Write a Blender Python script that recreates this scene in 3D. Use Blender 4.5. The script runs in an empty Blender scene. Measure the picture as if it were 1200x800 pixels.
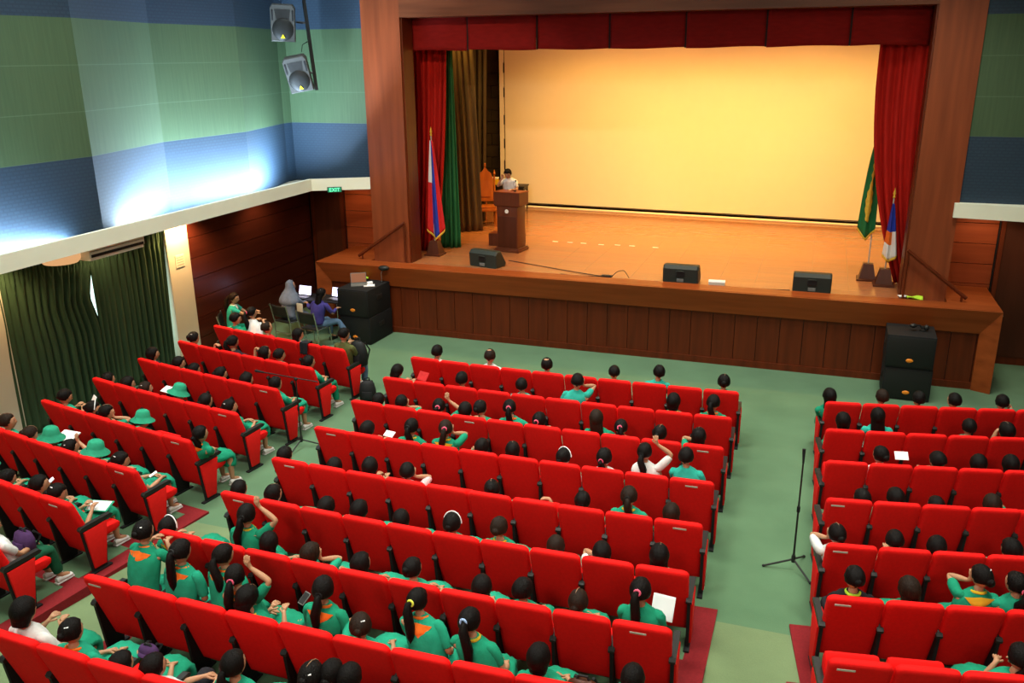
import bpy, bmesh, math, random
from mathutils import Vector, Matrix, noise
S = bpy.context.scene
COL = S.collection
V = Vector
PI = math.pi
R = math.radians

# ------------------------------------------------------------------ materials
def _nt(name):
    m = bpy.data.materials.new(name); m.use_nodes = True
    nt = m.node_tree; b = nt.nodes['Principled BSDF']
    return m, nt, b
def _set(b, col=None, rough=None, metal=None, spec=None, sheen=None, coat=None):
    if col is not None: b.inputs['Base Color'].default_value = (*col, 1)
    if rough is not None: b.inputs['Roughness'].default_value = rough
    if metal is not None: b.inputs['Metallic'].default_value = metal
    if spec is not None: b.inputs['Specular IOR Level'].default_value = spec
    if sheen is not None:
        b.inputs['Sheen Weight'].default_value = sheen
    if coat is not None:
        b.inputs['Coat Weight'].default_value = coat; b.inputs['Coat Roughness'].default_value = .15
def N(nt, t, **k):
    n = nt.nodes.new(t)
    for a, v in k.items():
        if a.startswith('i_'): n.inputs[a[2:].replace('_', ' ')].default_value = v
        else: setattr(n, a, v)
    return n
def ramp(nt, stops):
    n = nt.nodes.new('ShaderNodeValToRGB'); cr = n.color_ramp
    while len(cr.elements) > 1: cr.elements.remove(cr.elements[0])
    cr.elements[0].position = stops[0][0]; cr.elements[0].color = (*stops[0][1], 1)
    for p, c in stops[1:]:
        e = cr.elements.new(p); e.color = (*c, 1)
    return n
def mat_noise(name, c1, c2, scale=(8, 8, 8), rough=.6, detail=4, bump=0, bscale=None, metal=0, spec=None, sheen=None, coat=None, pos=(.3, .7)):
    m, nt, b = _nt(name); _set(b, rough=rough, metal=metal, spec=.3 if spec is None else spec, sheen=sheen, coat=coat)
    tc = N(nt, 'ShaderNodeTexCoord'); mp = N(nt, 'ShaderNodeMapping'); mp.inputs['Scale'].default_value = scale
    nt.links.new(tc.outputs['Object'], mp.inputs[0])
    no = N(nt, 'ShaderNodeTexNoise', i_Scale=1.0, i_Detail=detail); nt.links.new(mp.outputs[0], no.inputs['Vector'])
    r = ramp(nt, [(pos[0], c1), (pos[1], c2)]); nt.links.new(no.outputs['Fac'], r.inputs[0])
    nt.links.new(r.outputs[0], b.inputs['Base Color'])
    if bump:
        n2 = no
        if bscale:
            mp2 = N(nt, 'ShaderNodeMapping'); mp2.inputs['Scale'].default_value = bscale
            nt.links.new(tc.outputs['Object'], mp2.inputs[0])
            n2 = N(nt, 'ShaderNodeTexNoise', i_Scale=1.0, i_Detail=3.0); nt.links.new(mp2.outputs[0], n2.inputs['Vector'])
        bp = N(nt, 'ShaderNodeBump', i_Strength=bump, i_Distance=.01); nt.links.new(n2.outputs['Fac'], bp.inputs['Height'])
        nt.links.new(bp.outputs[0], b.inputs['Normal'])
    return m
def mat_emit(name, col, s):
    m, nt, b = _nt(name); _set(b, col=(0, 0, 0), rough=.8)
    b.inputs['Emission Color'].default_value = (*col, 1); b.inputs['Emission Strength'].default_value = s
    return m
M = {}
def two(name, c, k=.85, **kw):
    M[name] = mat_noise(name, tuple(x*k for x in c), c, **kw)
# seats
two('seat_red', (.82, .009, .008), .9, scale=(30, 30, 30), rough=.8, spec=.12, bump=.15, bscale=(160, 160, 160))
two('panel_red', (.66, .010, .008), .9, scale=(20, 20, 20), rough=.75, spec=.15)
two('riser_red', (.22, .010, .014), .75, scale=(40, 40, 40), rough=.95, bump=.3, bscale=(200, 200, 200))
two('black_plastic', (.018, .018, .017), .7, scale=(12, 12, 12), rough=.42)
two('black_matte', (.009, .009, .010), .7, scale=(30, 30, 30), rough=.7)
two('grey_plastic', (.16, .16, .15), .8, scale=(10, 10, 10), rough=.45)
two('plate', (.55, .5, .42), .9, scale=(30, 30, 30), rough=.4)
two('chrome', (.6, .58, .54), .9, scale=(5, 5, 5), rough=.25, metal=.9)
# clothing etc.
for nm, c in dict(green=(.012, .27, .15), green2=(.016, .32, .19), teal=(.03, .42, .33), white=(.72, .73, .72), pink=(.75, .5, .52), red=(.55, .03, .03), olive=(.10, .11, .035), tan=(.42, .26, .12),
                  yellow=(.75, .50, .03), orange=(.85, .17, .02), black=(.012, .012, .014), dark=(.02, .02, .025), lime=(.5, .8, .05), grey_blue=(.17, .20, .27),
                  purple=(.055, .045, .22), plum=(.07, .03, .10), darkgreen=(.012, .10, .05), jeans=(.10, .17, .27), khaki=(.3, .25, .16), hatgreen=(.03, .33, .19)).items():
    two('cloth_'+nm, c, .8, scale=(14, 14, 14), rough=.9, bump=.4, bscale=(26, 26, 26), spec=.15)
two('skin', (.46, .235, .13), .9, scale=(9, 9, 9), rough=.5)
two('lips', (.30, .09, .07), .9, scale=(9, 9, 9), rough=.45)
two('eye', (.02, .012, .01), .9, scale=(9, 9, 9), rough=.2)
two('hair', (.007, .005, .0045), .4, scale=(60, 60, 8), rough=.5, spec=.13, bump=.8, bscale=(150, 150, 12))
two('hair_brown', (.024, .012, .007), .4, scale=(60, 60, 8), rough=.5, spec=.15, bump=.8, bscale=(150, 150, 12))
two('shoe_white', (.7, .7, .68), .9, scale=(9, 9, 9), rough=.4)
two('paper', (.85, .86, .88), .97, scale=(9, 9, 9), rough=.7)
two('pink_band', (.85, .12, .22), .9, scale=(9, 9, 9), rough=.6)
two('blue_band', (.35, .5, .8), .9, scale=(9, 9, 9), rough=.6)
two('lime_band', (.7, .75, .08), .9, scale=(9, 9, 9), rough=.6)
# woods
def wood(name, c1, c2, scale, rough=.35, coat=None, bump=.12):
    M[name] = mat_noise(name, c1, c2, scale=scale, rough=rough, detail=8, coat=coat, bump=bump, pos=(.25, .75), spec=.22)
wood('wood_vertical', (.16, .036, .012), (.27, .063, .020), (7, 7, .5), .4)
wood('wood_beam', (.10, .028, .010), (.19, .055, .020), (.5, 7, 7), .4)
wood('wood_ledge', (.20, .040, .008), (.32, .070, .015), (.6, 8, 8), .33)
wood('wood_fascia', (.075, .014, .004), (.135, .024, .006), (9, 9, .7), .38)
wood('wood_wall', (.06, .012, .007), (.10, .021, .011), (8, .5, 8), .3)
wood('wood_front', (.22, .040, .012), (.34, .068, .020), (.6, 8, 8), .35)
wood('wood_door', (.055, .014, .006), (.085, .022, .010), (8, 8, .6), .4)
wood('wood_lectern', (.085, .022, .010), (.13, .036, .016), (9, 9, .8), .3)
wood('wood_chair', (.28, .07, .010), (.42, .12, .018), (9, 9, 2), .3)
def stage_boards():
    m, nt, b = _nt('stage_boards'); _set(b, rough=.20, coat=.2, spec=.3)
    tc = N(nt, 'ShaderNodeTexCoord')
    br = N(nt, 'ShaderNodeTexBrick', offset=.4, i_Scale=1.0, i_Mortar_Size=.004)
    br.inputs['Color1'].default_value = (.44, .130, .004, 1); br.inputs['Color2'].default_value = (.38, .105, .003, 1)
    br.inputs['Mortar'].default_value = (.22, .07, .016, 1)
    br.inputs['Brick Width'].default_value = 1.8; br.inputs['Row Height'].default_value = .09
    nt.links.new(tc.outputs['Object'], br.inputs['Vector'])
    mp = N(nt, 'ShaderNodeMapping'); mp.inputs['Scale'].default_value = (.8, 22, 5); nt.links.new(tc.outputs['Object'], mp.inputs[0])
    no = N(nt, 'ShaderNodeTexNoise', i_Scale=1.0, i_Detail=6.0); nt.links.new(mp.outputs[0], no.inputs['Vector'])
    mx = N(nt, 'ShaderNodeMix', data_type='RGBA', blend_type='MULTIPLY'); mx.inputs[0].default_value = .5
    nt.links.new(br.outputs['Color'], mx.inputs[6]); nt.links.new(no.outputs['Color'], mx.inputs[7])
    r2 = N(nt, 'ShaderNodeBrightContrast'); r2.inputs['Bright'].default_value = .05
    nt.links.new(mx.outputs[2], r2.inputs[0]); nt.links.new(r2.outputs[0], b.inputs['Base Color'])
    M['stage_boards'] = m
stage_boards()
def carpet():
    m, nt, b = _nt('carpet'); _set(b, rough=.95, sheen=.2)
    tc = N(nt, 'ShaderNodeTexCoord')
    n1 = N(nt, 'ShaderNodeTexNoise', i_Scale=1.3, i_Detail=5.0); n2 = N(nt, 'ShaderNodeTexNoise', i_Scale=90.0, i_Detail=2.0)
    for n in (n1, n2): nt.links.new(tc.outputs['Object'], n.inputs['Vector'])
    ad = N(nt, 'ShaderNodeMath', operation='MULTIPLY_ADD'); ad.inputs[1].default_value = .35
    nt.links.new(n2.outputs['Fac'], ad.inputs[0]); nt.links.new(n1.outputs['Fac'], ad.inputs[2])
    r = ramp(nt, [(.35, (.050, .125, .056)), (.95, (.085, .185, .090))]); nt.links.new(ad.outputs[0], r.inputs[0])
    nt.links.new(r.outputs[0], b.inputs['Base Color'])
    bp = N(nt, 'ShaderNodeBump', i_Strength=.3, i_Distance=.004); nt.links.new(n2.outputs['Fac'], bp.inputs['Height']); nt.links.new(bp.outputs[0], b.inputs['Normal'])
    M['carpet'] = m
    m2 = m.copy(); m2.name = 'carpet_ramp'
    for n in m2.node_tree.nodes:
        if n.type == 'VALTORGB':
            n.color_ramp.elements[0].color = (.090, .140, .058, 1); n.color_ramp.elements[1].color = (.150, .225, .098, 1)
    M['carpet_ramp'] = m2
carpet()
def wallpaper():
    # bands of wallpaper by height: blue, green, blue; a fine brick weave in the blue; seams of the green rolls
    m, nt, b = _nt('wallpaper'); _set(b, rough=.7)
    g = N(nt, 'ShaderNodeNewGeometry'); sp = N(nt, 'ShaderNodeSeparateXYZ'); nt.links.new(g.outputs['Position'], sp.inputs[0])
    def step(z):
        n = N(nt, 'ShaderNodeMath', operation='GREATER_THAN'); n.inputs[1].default_value = z; nt.links.new(sp.outputs['Z'], n.inputs[0]); return n
    s1, s2 = step(4.53), step(6.56)
    band = N(nt, 'ShaderNodeMath', operation='SUBTRACT'); nt.links.new(s1.outputs[0], band.inputs[0]); nt.links.new(s2.outputs[0], band.inputs[1])
    ad = N(nt, 'ShaderNodeMath', operation='ADD'); nt.links.new(sp.outputs['X'], ad.inputs[0]); nt.links.new(sp.outputs['Y'], ad.inputs[1])
    cb = N(nt, 'ShaderNodeCombineXYZ'); nt.links.new(ad.outputs[0], cb.inputs[0]); nt.links.new(sp.outputs['Z'], cb.inputs[1])
    br = N(nt, 'ShaderNodeTexBrick', i_Scale=1.0, i_Mortar_Size=.012); br.inputs['Brick Width'].default_value = .11; br.inputs['Row Height'].default_value = .055
    br.inputs['Color1'].default_value = (.012, .034, .062, 1); br.inputs['Color2'].default_value = (.014, .037, .067, 1); br.inputs['Mortar'].default_value = (.010, .028, .053, 1)
    nt.links.new(cb.outputs[0], br.inputs['Vector'])
    mp = N(nt, 'ShaderNodeMapping'); mp.inputs['Scale'].default_value = (24, 1.2, 1); nt.links.new(cb.outputs[0], mp.inputs[0])
    no = N(nt, 'ShaderNodeTexNoise', i_Scale=1.0, i_Detail=3.0); nt.links.new(mp.outputs[0], no.inputs['Vector'])
    r = ramp(nt, [(.3, (.042, .084, .036)), (.7, (.053, .099, .043))]); nt.links.new(no.outputs['Fac'], r.inputs[0])
    # seams
    mo = N(nt, 'ShaderNodeMath', operation='PINGPONG'); mo.inputs[1].default_value = .34
    of = N(nt, 'ShaderNodeMath', operation='SUBTRACT'); of.inputs[1].default_value = 4.53; nt.links.new(sp.outputs['Z'], of.inputs[0]); nt.links.new(of.outputs[0], mo.inputs[0])
    se = N(nt, 'ShaderNodeMath', operation='LESS_THAN'); se.inputs[1].default_value = .006; nt.links.new(mo.outputs[0], se.inputs[0])
    sc = N(nt, 'ShaderNodeMath', operation='MULTIPLY'); sc.inputs[1].default_value = .5; nt.links.new(se.outputs[0], sc.inputs[0])
    m1 = N(nt, 'ShaderNodeMix', data_type='RGBA'); nt.links.new(sc.outputs[0], m1.inputs[0]); nt.links.new(r.outputs[0], m1.inputs[6]); m1.inputs[7].default_value = (.10, .17, .10, 1)
    mx = N(nt, 'ShaderNodeMix', data_type='RGBA'); nt.links.new(band.outputs[0], mx.inputs[0]); nt.links.new(br.outputs['Color'], mx.inputs[6]); nt.links.new(m1.outputs[2], mx.inputs[7])
    nt.links.new(mx.outputs[2], b.inputs['Base Color'])
    M['wallpaper'] = m
wallpaper()
two('cream', (.70, .68, .56), .95, scale=(2, 2, 2), rough=.7)
two('cream_lip', (.84, .86, .70), .95, scale=(2, 2, 2), rough=.7)
two('ceiling', (.6, .6, .56), .95, scale=(2, 2, 2), rough=.8)
two('curtain_green', (.042, .092, .046), .7, scale=(18, 18, 2), rough=.8)
two('curtain_red', (.50, .016, .010), .75, scale=(18, 18, 2), rough=.8, spec=.12)
two('valance_red', (.26, .010, .008), .8, spec=.1, scale=(5, 5, 20), rough=.8, bump=.3, bscale=(4, 4, 30))
two('valance_seam', (.02, .008, .008), .8, scale=(5, 5, 5), rough=.8)
two('drape_green', (.02, .16, .05), .75, scale=(14, 14, 2), rough=.7)
two('drape_taupe', (.13, .085, .035), .75, scale=(14, 14, 2), rough=.8)
two('drape_dark', (.05, .035, .018), .75, scale=(14, 14, 2), rough=.8)
two('stage_dark', (.05, .035, .02), .7, scale=(3, 3, 3), rough=.8)
two('screen', (.84, .78, .62), .98, scale=(3, 3, 3), rough=.75)
two('screen_edge', (.9, .85, .7), .98, scale=(3, 3, 3), rough=.7)
two('emblem', (.85, .82, .75), .95, scale=(30, 30, 30), rough=.4)
two('flag_blue', (.02, .05, .42), .8, scale=(9, 9, 2), rough=.6)
two('flag_red', (.7, .02, .02), .8, scale=(9, 9, 2), rough=.6)
two('flag_white', (.8, .8, .78), .9, scale=(9, 9, 2), rough=.6)
two('flag_gold', (.8, .5, .05), .8, scale=(20, 20, 20), rough=.45)
two('flag_green', (.015, .17, .05), .8, scale=(9, 9, 2), rough=.6)
two('logo_yellow', (.9, .75, .02), .95, scale=(9, 9, 9), rough=.4)
two('logo_orange', (.85, .25, .02), .95, scale=(9, 9, 9), rough=.4)
two('speaker_grey', (.06, .06, .055), .85, scale=(20, 20, 20), rough=.5)
two('grille', (.012, .013, .012), .6, scale=(260, 260, 260), rough=.5)
two('monitor_body', (.022, .032, .028), .8, scale=(40, 40, 40), rough=.5)
M['window_glow'] = mat_emit('window_glow', (.7, 1, .9), 2.2)
M['screen_glow'] = mat_emit('laptop_glow', (.72, .68, 1), 4)
M['screen_dim'] = mat_emit('laptop_dim', (.45, .16, .07), .7)
M['exit_glow'] = mat_emit('exit_glow', (.15, .9, .45), 2.2)
M['tube_glow'] = mat_emit('tube_glow', (.75, .88, 1), 8)
M['lamp_warm'] = mat_emit('lamp_warm', (1, .52, .22), .75)
two('ac_white', (.7, .69, .6), .95, scale=(9, 9, 9), rough=.5)

# ------------------------------------------------------------------ mesh builder
class MB:
    def __init__(s): s.v = []; s.f = []; s.m = []
    def add(s, vs, fs, mi=0):
        o = len(s.v); s.v += [V(p) for p in vs]
        for f in fs: s.f.append(tuple(i+o for i in f)); s.m.append(mi)
        return s
    def box(s, c, d, rz=0, bev=0, mi=0, mat=None):
        bm = bmesh.new(); bmesh.ops.create_cube(bm, size=1)
        bmesh.ops.scale(bm, vec=V(d), verts=bm.verts)
        if bev: bmesh.ops.bevel(bm, geom=bm.edges[:], offset=bev, segments=2, affect='EDGES', profile=.6)
        mt = mat if mat is not None else Matrix.Translation(V(c)) @ Matrix.Rotation(rz, 4, 'Z')
        bm.verts.ensure_lookup_table()
        s.add([mt @ v.co for v in bm.verts], [[v.index for v in f.verts] for f in bm.faces], mi); bm.free(); return s
    def b2(s, lo, hi, bev=0, mi=0):
        return s.box([(a+b)/2 for a, b in zip(lo, hi)], [b-a for a, b in zip(lo, hi)], 0, bev, mi)
    def rings(s, rs, cap=True, mi=0, closed=False):
        n = len(rs[0]); vs = [p for r in rs for p in r]; fs = []
        k = len(rs)
        for i in range(k if closed else k-1):
            a = i*n; b = ((i+1) % k)*n
            for j in range(n): fs.append((a+j, a+(j+1) % n, b+(j+1) % n, b+j))
        if cap and not closed:
            fs.append(tuple(range(n))[::-1]); fs.append(tuple(range((k-1)*n, k*n)))
        return s.add(vs, fs, mi)
    def tube(s, pts, rad, n=8, mi=0, cap=True, closed=False):
        pts = [V(p) for p in pts]; k = len(pts)
        if not hasattr(rad, '__len__'): rad = [rad]*k
        rs = []; up = None
        for i in range(k):
            a = pts[i-1] if (i > 0 or closed) else pts[i]; b = pts[(i+1) % k] if (i < k-1 or closed) else pts[i]
            t = (b-a).normalized()
            if up is None: up = V((0, 0, 1)) if abs(t.z) < .9 else V((0, 1, 0))
            x = up.cross(t).normalized(); up = t.cross(x).normalized()
            rs.append([pts[i]+(x*math.cos(q*2*PI/n)+up*math.sin(q*2*PI/n))*rad[i] for q in range(n)])
        return s.rings(rs, cap, mi, closed)
    def ell(s, c, r, n=14, k=8, mi=0, mt=None):
        c = V(c); rs = []
        for i in range(k+1):
            t = PI*(.02+.96*i/k)
            ring = []
            for j in range(n):
                a = 2*PI*j/n
                p = V((r[0]*math.sin(t)*math.cos(a), r[1]*math.sin(t)*math.sin(a), -r[2]*math.cos(t)))
                if mt is not None: p = mt @ p
                ring.append(c+p)
            rs.append(ring)
        return s.rings(rs, True, mi)
    def lathe(s, prof, c=(0, 0, 0), n=20, mi=0, mt=None):
        c = V(c); rs = []
        for r, z in prof:
            ring = [V((r*math.cos(2*PI*j/n), r*math.sin(2*PI*j/n), z)) for j in range(n)]
            if mt is not None: ring = [mt @ p for p in ring]
            rs.append([c+p for p in ring])
        return s.rings(rs, True, mi)
    def loft(s, secs, n=16, mi=0, cap=True):
        # secs: (centre, xvec, yvec)
        rs = [[V(c)+V(x)*math.cos(2*PI*j/n)+V(y)*math.sin(2*PI*j/n) for j in range(n)] for c, x, y in secs]
        return s.rings(rs, cap, mi)
    def prism(s, poly, axis, a, b, mi=0):
        # poly in the other two axes
        def P(u, v, w): return {'x': (w, u, v), 'y': (u, w, v), 'z': (u, v, w)}[axis]
        return s.rings([[V(P(u, v, a)) for u, v in poly], [V(P(u, v, b)) for u, v in poly]], True, mi)
    def grid(s, fn, nu, nv, mi=0, mfn=None):
        vs = [fn(i/nu, j/nv) for j in range(nv+1) for i in range(nu+1)]; o = len(s.v); s.v += [V(p) for p in vs]
        for j in range(nv):
            for i in range(nu):
                a = o+j*(nu+1)+i; s.f.append((a, a+1, a+nu+2, a+nu+1)); s.m.append(mfn((i+.5)/nu, (j+.5)/nv) if mfn else mi)
        return s
    def mesh(s, name, mats, smooth=True, ang=40):
        me = bpy.data.meshes.new(name); me.from_pydata([tuple(p) for p in s.v], [], s.f)
        if isinstance(mats, str): mats = [mats]
        for m in mats: me.materials.append(M[m])
        me.polygons.foreach_set('material_index', s.m)
        bm = bmesh.new(); bm.from_mesh(me); bmesh.ops.recalc_face_normals(bm, faces=bm.faces); bm.to_mesh(me); bm.free()
        if smooth:
            me.polygons.foreach_set('use_smooth', [True]*len(me.polygons)); me.set_sharp_from_angle(angle=R(ang))
        me.update(); return me
    def build(s, name, mats, parent=None, smooth=True, ang=40, loc=None):
        return link(name, s.mesh(name, mats, smooth, ang), parent, loc)
def link(name, me, parent=None, loc=None):
    o = bpy.data.objects.new(name, me); COL.objects.link(o)
    if parent: o.parent = parent
    if loc is not None: o.location = loc
    return o
def tag(o, label, cat, group=None, kind=None):
    o['label'] = label; o['category'] = cat
    if group: o['group'] = group
    if kind: o['kind'] = kind
    return o
def thing(name, label, cat, loc=(0, 0, 0), rz=0, group=None):
    o = bpy.data.objects.new(name, None); COL.objects.link(o); o.location = loc; o.rotation_euler = (0, 0, rz)
    o.empty_display_size = .1
    return tag(o, label, cat, group)
def struct(name, mb, mats, smooth=False, ang=40):
    o = mb.build(name, mats, None, smooth, ang); o['kind'] = 'structure'; return o
def centre(o):
    # put the object's origin at the base of its geometry
    me = o.data; n = len(me.vertices)
    xs = [v.co.x for v in me.vertices]; ys = [v.co.y for v in me.vertices]; zs = [v.co.z for v in me.vertices]
    d = V(((min(xs)+max(xs))/2, (min(ys)+max(ys))/2, min(zs)))
    me.transform(Matrix.Translation(-d)); o.location = o.location+d; return o

# ------------------------------------------------------------------ camera
CAM = V((6.4509, -12.921, 5.9656))
yaw, pit, rol = -.3369, .3153, -.0096
cy, sy, cp, sp_ = math.cos(yaw), math.sin(yaw), math.cos(pit), math.sin(pit)
F = V((sy*cp, cy*cp, -sp_)); Rt = V((cy, -sy, 0)); U = Rt.cross(F)
r_ = Rt*math.cos(rol)+U*math.sin(rol); u_ = -Rt*math.sin(rol)+U*math.cos(rol)
cam = bpy.data.cameras.new('camera'); co = bpy.data.objects.new('camera', cam); COL.objects.link(co)
cam.sensor_width = 36; cam.lens = 36*1027/1200; cam.clip_end = 200
m4 = Matrix((r_, u_, -F)).transposed().to_4x4(); m4.translation = CAM; co.matrix_world = m4
S.camera = co

# ------------------------------------------------------------------ setting
mb = MB(); mb.b2((-8, -4.4, -.15), (14, 15, 0)); struct('floor', mb, 'carpet')
mb = MB(); mb.prism([(-16, -.3), (-4.4, -.3), (-4.4, 0), (-8.4, .12), (-16, .45)], 'x', -8, 14); struct('floor', mb, 'carpet_ramp')
mb = MB(); mb.b2((-8, -16, 9), (14, 15, 9.15)); struct('ceiling', mb, 'ceiling')
mb = MB(); mb.b2((-8, -16.2, 0), (14, -16, 9)); struct('wall_back', mb, 'cream')
mb = MB(); mb.b2((13, -16, 0), (13.2, 7, 9)); struct('wall_right', mb, 'wallpaper')
# left upper wall, folded in plan
plan = [(-5.6, -16), (-4.30, -1.95), (-4.87, .36), (-4.74, 2.67), (-5.32, 4.95), (-5.3, 5.25), (-3.0, 5.25), (-3.0, 5.45), (-5.6, 5.45), (-7.2, 4), (-7.2, -16)]
mb = MB(); mb.prism(plan, 'z', 3.2, 9.0); struct('wall_left_upper', mb, 'wallpaper')
# bulkhead: soffit, trough and lip
lip = [(-4.05, -16), (-4.17, -6), (-4.20, 4.12), (-3.06, 4.72)]
mb = MB()
def strip(mb, path, w, z0, z1):
    # vertical band following path, thickness w toward the wall
    left = []
    for i, (x, y) in enumerate(path):
        a = V(path[max(i-1, 0)]); b = V(path[min(i+1, len(path)-1)]); t = (b-a).normalized(); n = V((-t.y, t.x))
        left.append((x+n.x*w, y+n.y*w))
    for i in range(len(path)-1):
        p = [path[i], path[i+1], left[i+1], left[i]]
        mb.prism(p, 'z', z0, z1)
strip(mb, lip, .07, 3.14, 3.40)
struct('trim_1', mb, 'cream_lip')
mb = MB(); mb.prism([(-4.1, -16), (-4.22, -6), (-4.25, 4.1), (-3.1, 4.72), (-3.06, 6.1), (-6.2, 6.1), (-6.2, -16)], 'z', 3.16, 3.20); struct('ceiling', mb, 'cream')
# left lower wall: cream stretch at the back, window behind the curtain, wooden boards towards the stage
LX = -5.45
mb = MB(); mb.b2((-6.2, -16, 0), (LX, -3.05, 3.16)); mb.b2((-6.2, -3.05, 0), (-5.85, .9, .25)); mb.b2((-6.2, -3.05, 2.88), (-5.56, .72, 3.16)); struct('wall_left', mb, 'cream')
mb = MB(); mb.b2((-6.2, .72, 0), (LX+.02, 1.36, 3.16), .01); struct('trim_2', mb, 'cream')
w = thing('window_1', 'tall bright window hidden behind the dark green curtains', 'window', (-5.9, -1.15, .25)); w['kind'] = 'structure'
MB().b2((-.02, -1.9, 0), (.0, 1.85, 2.62)).build('pane', 'window_glow', w, False)
f = MB()
for y in (-1.87, -.65, .65, 1.87): f.b2((.0, y-.03, 0), (.05, y+.03, 2.65))
for z in (.03, 2.6): f.b2((.0, -1.9, z-.03), (.05, 1.9, z+.03))
f.build('window_frame', 'cream', w, False)
mb = MB(); zz = 0.0
for h in (.42,)*7+(.2,):
    mb.prism([(-6.2, 1.36), (LX, 1.36), (LX, 5.95), (-6.2, 5.95)], 'z', zz+.006, zz+h-.006); zz += h
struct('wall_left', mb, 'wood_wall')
mb = MB(); mb.prism([(-6.2, 1.37), (LX-.03, 1.37), (LX-.03, 5.95), (-6.2, 5.95)], 'z', 0, 3.15); struct('wall_left', mb, 'black_matte')
# front walls under the bulkheads
for sgn, (x0, x1, dx0, dx1) in enumerate([(LX, -3.05, -5.36, -4.50), (8.85, 14, 9.86, 11.1)]):
    mb = MB(); mb.b2((x0-.7 if sgn == 0 else x0, 6.0, 0), (x1, 6.15, 3.2)); struct('wall_front', mb, 'black_matte')
    mb = MB(); bx0, bx1 = (dx1+.06, x1) if sgn == 0 else (x0, dx0-.06)
    for a_, b_ in ([(bx0, bx1)] if sgn == 0 else [(bx0, bx1), (dx1+.06, x1)]):
        z = 0.0
        for h in (.4,)*8:
            z1 = min(z+h, 3.16); mb.b2((a_, 5.95, z+.006), (b_, 6.01, z1-.006)); z += h
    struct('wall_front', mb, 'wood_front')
    mb = MB(); mb.b2((x0, 5.93, 0), (x1, 5.95, .16)); struct('baseboard_front', mb, 'wood_fascia')
    d = thing('door_%d' % (sgn+1), ['dark brown door in the left front corner beside the stage', 'dark brown door at the right edge beside the stage'][sgn], 'door', ((dx0+dx1)/2, 5.95, 0)); d['kind'] = 'structure'
    hw = (dx1-dx0)/2
    MB().b2((-hw+.06, -.035, .16), (hw-.06, .03, 2.9), .006).build('door_leaf', 'wood_door', d, False)
    g = MB(); g.b2((-hw-.02, -.06, 0.02), (-hw+.06, .04, 3.0)); g.b2((hw-.06, -.06, 0.02), (hw+.02, .04, 3.0)); g.b2((-hw-.02, -.06, 2.92), (hw+.02, .04, 3.0)); g.build('door_frame', 'wood_fascia', d, False)
    MB().tube([(-hw+.14, -.03, 1.0), (-hw+.14, -.08, 1.0), (-hw+.26, -.08, 1.0)], .011).build('door_handle', 'chrome', d)
# right upper front wall with its lip
mb = MB(); mb.b2((8.85, 4.75, 3.2), (14, 4.95, 9)); struct('wall_front_upper', mb, 'wallpaper')
mb = MB(); mb.prism([(8.8, 4.62), (14, 3.9), (14, 4.75), (8.8, 4.75)], 'z', 3.10, 3.36); struct('trim_3', mb, 'cream_lip')
mb = MB(); mb.b2((8.85, 4.7, 3.14), (14, 6.1, 3.2)); struct('ceiling', mb, 'cream')

# ------------------------------------------------------------------ stage
SZ = 1.5
mb = MB(); mb.b2((-4.1, 4.48, 1.35), (9.7, 5.95, SZ)); mb.b2((-3.0, 5.95, 1.35), (8.8, 6.95, SZ)); mb.b2((-6.5, 6.95, 1.35), (12, 13.6, SZ)); struct('floor', mb, 'stage_boards')
mb = MB()  # ledge top board and slanted fascia band, mitred like a picture frame
XL, XR = -4.2, 9.75
mb.b2((XL, 4.08, 1.50), (XR, 4.50, 1.555))
def frame_band():
    o = [(XL, 1.55), (XR, 1.55), (XR, 0), (XR-.30, 0), (XR-.30, 1.09), (XL+.30, 1.09), (XL+.30, 0), (XL, 0)]
    # outer edge is proud, the inner edge leans back
    def yo(x, z): return 4.02 if (x in (XL, XR) or z > 1.5) else 4.14
    front = [V((x, 4.02 if (x == XL or x == XR or z > 1.5) else 4.16, z)) for x, z in o]
    q = [(0, 1, 4, 5), (1, 2, 3, 4), (0, 5, 6, 7)]
    back = [V((p.x, 4.26, p.z)) for p in front]
    vs = front+back
    fs = [f for f in q]+[tuple(i+8 for i in f) for f in q]
    for i in range(8): fs.append((i, (i+1) % 8, 8+(i+1) % 8, 8+i))
    mb.add(vs, fs)
frame_band()
struct('trim_4', mb, 'wood_ledge')
mb = MB(); x = XL+.30; rr = random.Random(4)
while x < XR-.30-.01:
    w_ = min(.43, XR-.30-x); mb.b2((x+.006, 4.22+rr.uniform(0, .004), .13), (x+w_-.006, 4.27, 1.12)); x += .43
mb.b2((XL+.3, 4.19, 0), (XR-.3, 4.27, .13)); struct('wall_stage_front', mb, 'wood_fascia')
mb = MB(); mb.b2((XL+.3, 4.26, 0), (XR-.3, 4.33, 1.3)); mb.b2((XL+.3, 4.30, 0), (XR-.3, 4.46, 1.45)); struct('wall_stage_front', mb, 'black_matte')
mb = MB(); mb.b2((XL, 4.26, 0), (XL+.1, 5.92, 1.5)); mb.b2((XR-.1, 4.26, 0), (XR, 5.92, 1.5)); struct('wall_stage_side', mb, 'wood_fascia')
mb = MB(); mb.b2((XL, 4.3, 1.5), (-3.05, 5.9, 1.55)); mb.b2((8.9, 4.3, 1.5), (XR, 5.9, 1.55)); struct('trim_5', mb, 'wood_ledge')
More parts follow.
